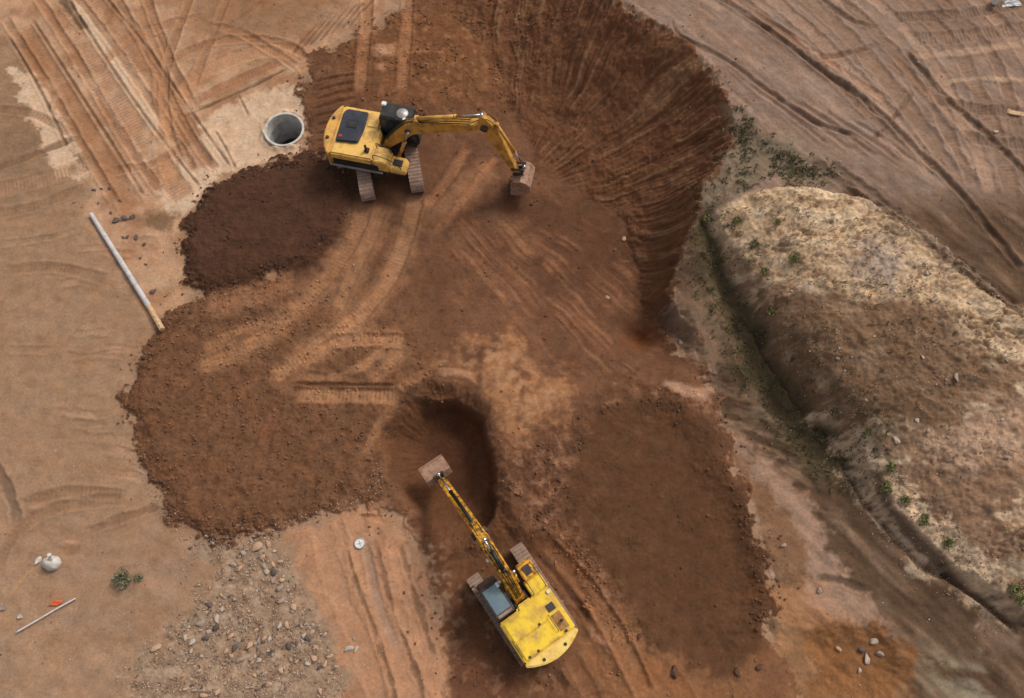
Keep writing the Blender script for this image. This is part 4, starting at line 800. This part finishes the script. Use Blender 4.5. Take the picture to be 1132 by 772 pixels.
ld = empty('round_lid', hit(398, 601), .3, 1, 'round whitish lid lying flat on the pale dirt road', 'lid')
bm = NB(); cyl(bm, (0, 0, .01), (0, 0, .07), .26, .25, 28); part('disc', bm, 'white', ld)
bm = NB(); ringmesh(bm, .205, .262, .05, .095, 28); part('raised_rim', bm, 'silver', ld); bm = NB(); box(bm, -.13, .13, -.02, .02, .07, .09, .006); box(bm, -.02, .02, -.13, .13, .07, .0895, .006); part('cross_rib', bm, 'silver', ld)
# things at the right edge
x, y, z = hit(1099, 3); bw = empty('white_drum', (x, y, z), .4, 1, 'small white container in the top right corner of the field', 'container')
bm = NB(); cyl(bm, (0, 0, 0), (0, 0, .42), .16, .17, 16); part('container_body', bm, 'white', bw); bm = NB(); cyl(bm, (0, 0, .42), (0, 0, .47), .11, .1, 14); part('cap', bm, 'hood', bw)
x, y, z = hit(1120, 3); tp = empty('dark_sheet', (x, y, z), .1, 1, 'dark crumpled sheet at the top right corner of the field', 'sheet')
g = np.linspace(-1, 1, 16); GX, GY = np.meshgrid(g*.75, g*.3); GZ = .06+.10*np.abs(fbm(GX+5, GY, 2.5, 3, 3)); q = np.arange(256).reshape(16, 16); bt_ = np.stack([GX, GY, GZ*0-.05], -1).reshape(-1, 3)
ff = np.stack([q[:-1, :-1], q[:-1, 1:], q[1:, 1:], q[1:, :-1]], -1).reshape(-1, 4); me = mesh_np('sheet_fabric', np.vstack([np.stack([GX, GY, GZ], -1).reshape(-1, 3), bt_]), np.vstack([ff, ff[:, ::-1]+256]), 4); link('sheet_fabric', me, 'hood', tp)
x, y, z = hit(1122, 126); lg = empty('timber_plank', (x, y, z), -.25, 1, 'short pale timber plank at the right edge of the field', 'plank'); bm = NB(); box(bm, -.45, .6, -.13, .13, -.02, .09, .015); part('board', bm, 'wood', lg)
bm = NB(); box(bm, -.4, -.3, -.15, .15, .085, .13, .01); part('batten', bm, 'wood', lg)

# ------------------------------------------------------------------ plants
def plant(name, px, py, rad, hgt, n, lw, m, label, cat, seed, group=None):
    r = np.random.default_rng(seed); root = empty(name, hit(px, py), 0, 1, label, cat, group)
    bm = NB(); tips = []
    for k in range(7):
        a = r.random()*6.28; t = Vector((math.cos(a)*rad*r.uniform(.2, .7), math.sin(a)*rad*r.uniform(.2, .7), hgt*r.uniform(.5, .95))); tips.append(t)
        cyl(bm, (0, 0, -.03), t*.5+Vector((0, 0, .03)), .016, .011, 5); cyl(bm, t*.5+Vector((0, 0, .03)), t, .011, .004, 5)
    part('stem', bm, 'stem', root)
    V = []; 
    for k in range(n):
        t = tips[r.integers(7)]; c = np.array(t)*r.uniform(.45, 1.05)+r.normal(0, rad*.24, 3)*np.array([1, 1, .5]); c[2] = max(c[2], .02)
        d = r.normal(size=3); d /= np.linalg.norm(d); e = np.cross(d, r.normal(size=3)); e /= np.linalg.norm(e); L = lw*r.uniform(.7, 1.4); V += [c-d*L, c+e*L*.4, c+d*L, c-e*L*.4]
    link('foliage', mesh_np('foliage', np.array(V), np.arange(4*n).reshape(-1, 4), 4), m, root); return root
plant('shrub', 139, 641, .50, .5, 620, .07, 'leaf', 'grey-green shrub alone on the bare ground right of the sack', 'shrub', 1)
plant('shrub', 154, 640, .22, .22, 160, .06, 'leaf', 'low grey-green sprig touching the right side of the lone shrub', 'shrub', 2)
for i, (px, py, rr_, lb) in enumerate([(985,516,.34,'bright green weed clump on the pale bank crest, largest there'),(878,287,.34,'green weed tuft amid the straw-coloured mound top'),(815,245,.3,'green weed tuft near the upper left tip of the mound'),(781,242,.26,'green weed at the far left tip of the straw mound'),
   (860,246,.18,'small green weed on the upper edge of the straw mound'),(854,345,.25,'green weed on the bank edge beside the dark ditch'),(980,540,.36,'dark green weed patch on the bank below the bright clump'),(1000,552,.3,'second dark green weed patch down the pale bank'),(1020,575,.26,'green weed at the foot of the pale bank bend'),
   (1046,600,.32,'narrow green weed growing in the bank gully'),(1022,572,.2,'small weed beside the bank bend tuft'),(1120,650,.4,'green bush by the lower right end of the bank'),(1128,662,.34,'green bush cut by the right edge of the photo'),(960,478,.26,'weed tuft where the ditch ends at the bank'),(835,270,.2,'tiny weed on the left slope of the mound'),(845,300,.22,'small weed halfway down the mound beside the ditch')]):
    plant('weed', px, py, rr_, rr_*.7, int(110+rr_*500), .055, 'weed', lb, 'weed', 20+i, 'green weeds on the bank and mound')

# ------------------------------------------------------------------ stones one can tell apart
def stone(px, py, r, m, label, group, seed, flatk=.75):
    key = seed % 9
    if key not in SM:
        v0, f0 = ico(2); SM[key] = mesh_np('stone', lump(v0, 60+key, .3), f0, 3)
    me = SM[key].copy() if (key, m) not in SMM else SMM[(key, m)]
    if (key, m) not in SMM: me.materials.clear(); me.materials.append(M[m]); SMM[(key, m)] = me
    x, y, z = hit(px, py); o = bpy.data.objects.new('stone', me); C.objects.link(o)
    o.location = (x, y, z+r*.22); o.scale = (r, r*random.uniform(.75, 1), r*flatk*random.uniform(.7, 1)); o.rotation_euler = (random.uniform(-.2, .2), random.uniform(-.2, .2), random.uniform(0, 6.28))
    return tag(o, label, 'stone', group)
SM, SMM = {}, {}
for i, (px, py, r, m, lb) in enumerate([(283,606,.42,'stoneB','large tan boulder at the top of the rubble below the heap'),(297,602,.26,'stoneB','tan stone right of the large boulder at the rubble top'),(385,717,.28,'stoneW','left one of two pale rounded stones beside the dirt road'),(394,717,.2,'stoneW','right one of two pale rounded stones beside the dirt road'),
   (298,757,.24,'stoneB','pinkish rounded stone near the bottom edge in the rubble'),(295,633,.25,'stoneW','whitish stone in the upper right of the rubble'),(391,706,.15,'stoneA','grey stone above the two pale stones by the road'),(336,702,.18,'stoneW','upright pale stone in the right part of the rubble'),
   (990,487,.2,'stoneW','white stone on the bank above the bright green weed'),(1014,466,.17,'stoneW','white stone on the brown mound above the bank'),(1026,477,.17,'stoneA','grey stone on the brown mound right of the white one'),
   (1056,418,.28,'stoneA','flat grey stone at the right side of the brown mound'),(525,134,.14,'stoneW','small white stone above the upper excavator boom'),(690,264,.18,'stoneB','tan stone at the base of the cut face'),(672,330,.2,'stoneB','tan stone on the ribbed floor near the small hole'),
   (752,378,.2,'stoneA','grey stone beside the small hole right of the floor'),(1100,146,.2,'stoneW','pale stone in the rut at the right of the field'),(966,708,.22,'stoneW','upper white rock in the borrow pit'),(958,728,.32,'stoneW','largest whitish rock in the borrow pit'),(950,742,.2,'stoneW','lower white rock in the borrow pit'),
   (972,722,.22,'stoneA','grey rock right of the white rocks in the borrow pit'),(926,717,.18,'stoneB','tan rock at the left in the borrow pit'),(952,718,.24,'stoneC','dark rock between the white rocks in the borrow pit'),(175,716,.3,'stoneB','flat tan slab left of the rubble'),(905,652,.2,'stoneA','grey stone in the crack above the borrow pit'),
   (866,604,.2,'stoneA','grey stone on the orange strip below the slope'),(745,742,.3,'clod','dark brown earth clod at the lower left corner of the oval heap'),(706,705,.24,'clod','dark earth clod at the left foot of the oval heap'),(814,742,.3,'clod','large dark earth clod under the lower end of the oval heap'),(840,738,.22,'clod','small dark clod right of the oval heap lower end')]):
    stone(px, py, r, m, lb, None, i)
for i in range(240):
    while True:
        px, py = rng.uniform(200, 400), rng.uniform(590, 770); x, y = P(px, py)
        if samp(rubm, x, y)*ss(-.5, .2, samp(cl1, x, y)+samp(clump, x, y)*.4) > rng.random(): break
    stone(px, py, .08+.17*rng.random()**2.5, random.choice(['stoneA', 'stoneA', 'stoneB', 'stoneB', 'stoneW', 'stoneC']), 'hand-sized broken stone in the rubble spread below the brown heap', 'rubble stones', 40+i)
for i, (px, py, r) in enumerate([(104,210,.16),(112,209,.14),(121,209,.17),(109,225,.12),(128,245,.26),(139,241,.28),(146,240,.22),(123,236,.14),(141,262,.18),(150,263,.2),(137,263,.14),(160,270,.15),(162,293,.13),(170,322,.22),(155,286,.12),(133,222,.13)]):
    stone(px, py, r, 'stoneC', 'dark earth lump on the pale orange ground beside the long pipe', 'dark lumps beside the pipe', 200+i, .5)
for i in range(34):
    px, py = rng.uniform(800, 1120), rng.uniform(290, 520)
    x, y = P(px, py, 4)
    if samp(mb, x, y) < .5: continue
    stone(px, py, .06+.09*rng.random(), random.choice(['stoneA', 'stoneW']), 'small loose stone on the brown mound slope', 'stones on the mound', 300+i)
for i in range(40):
    while True:
        px, py = rng.uniform(150, 260), rng.uniform(340, 595); x, y = P(px, py)
        if abs(float(samp(S['core'], x, y))+float(samp(rag, x, y))-.25) < .35: break
    stone(px, py, .08+.12*rng.random(), 'clod', 'dark earth clod along the ragged left edge of the big brown heap', 'clods along the heap edge', 400+i)
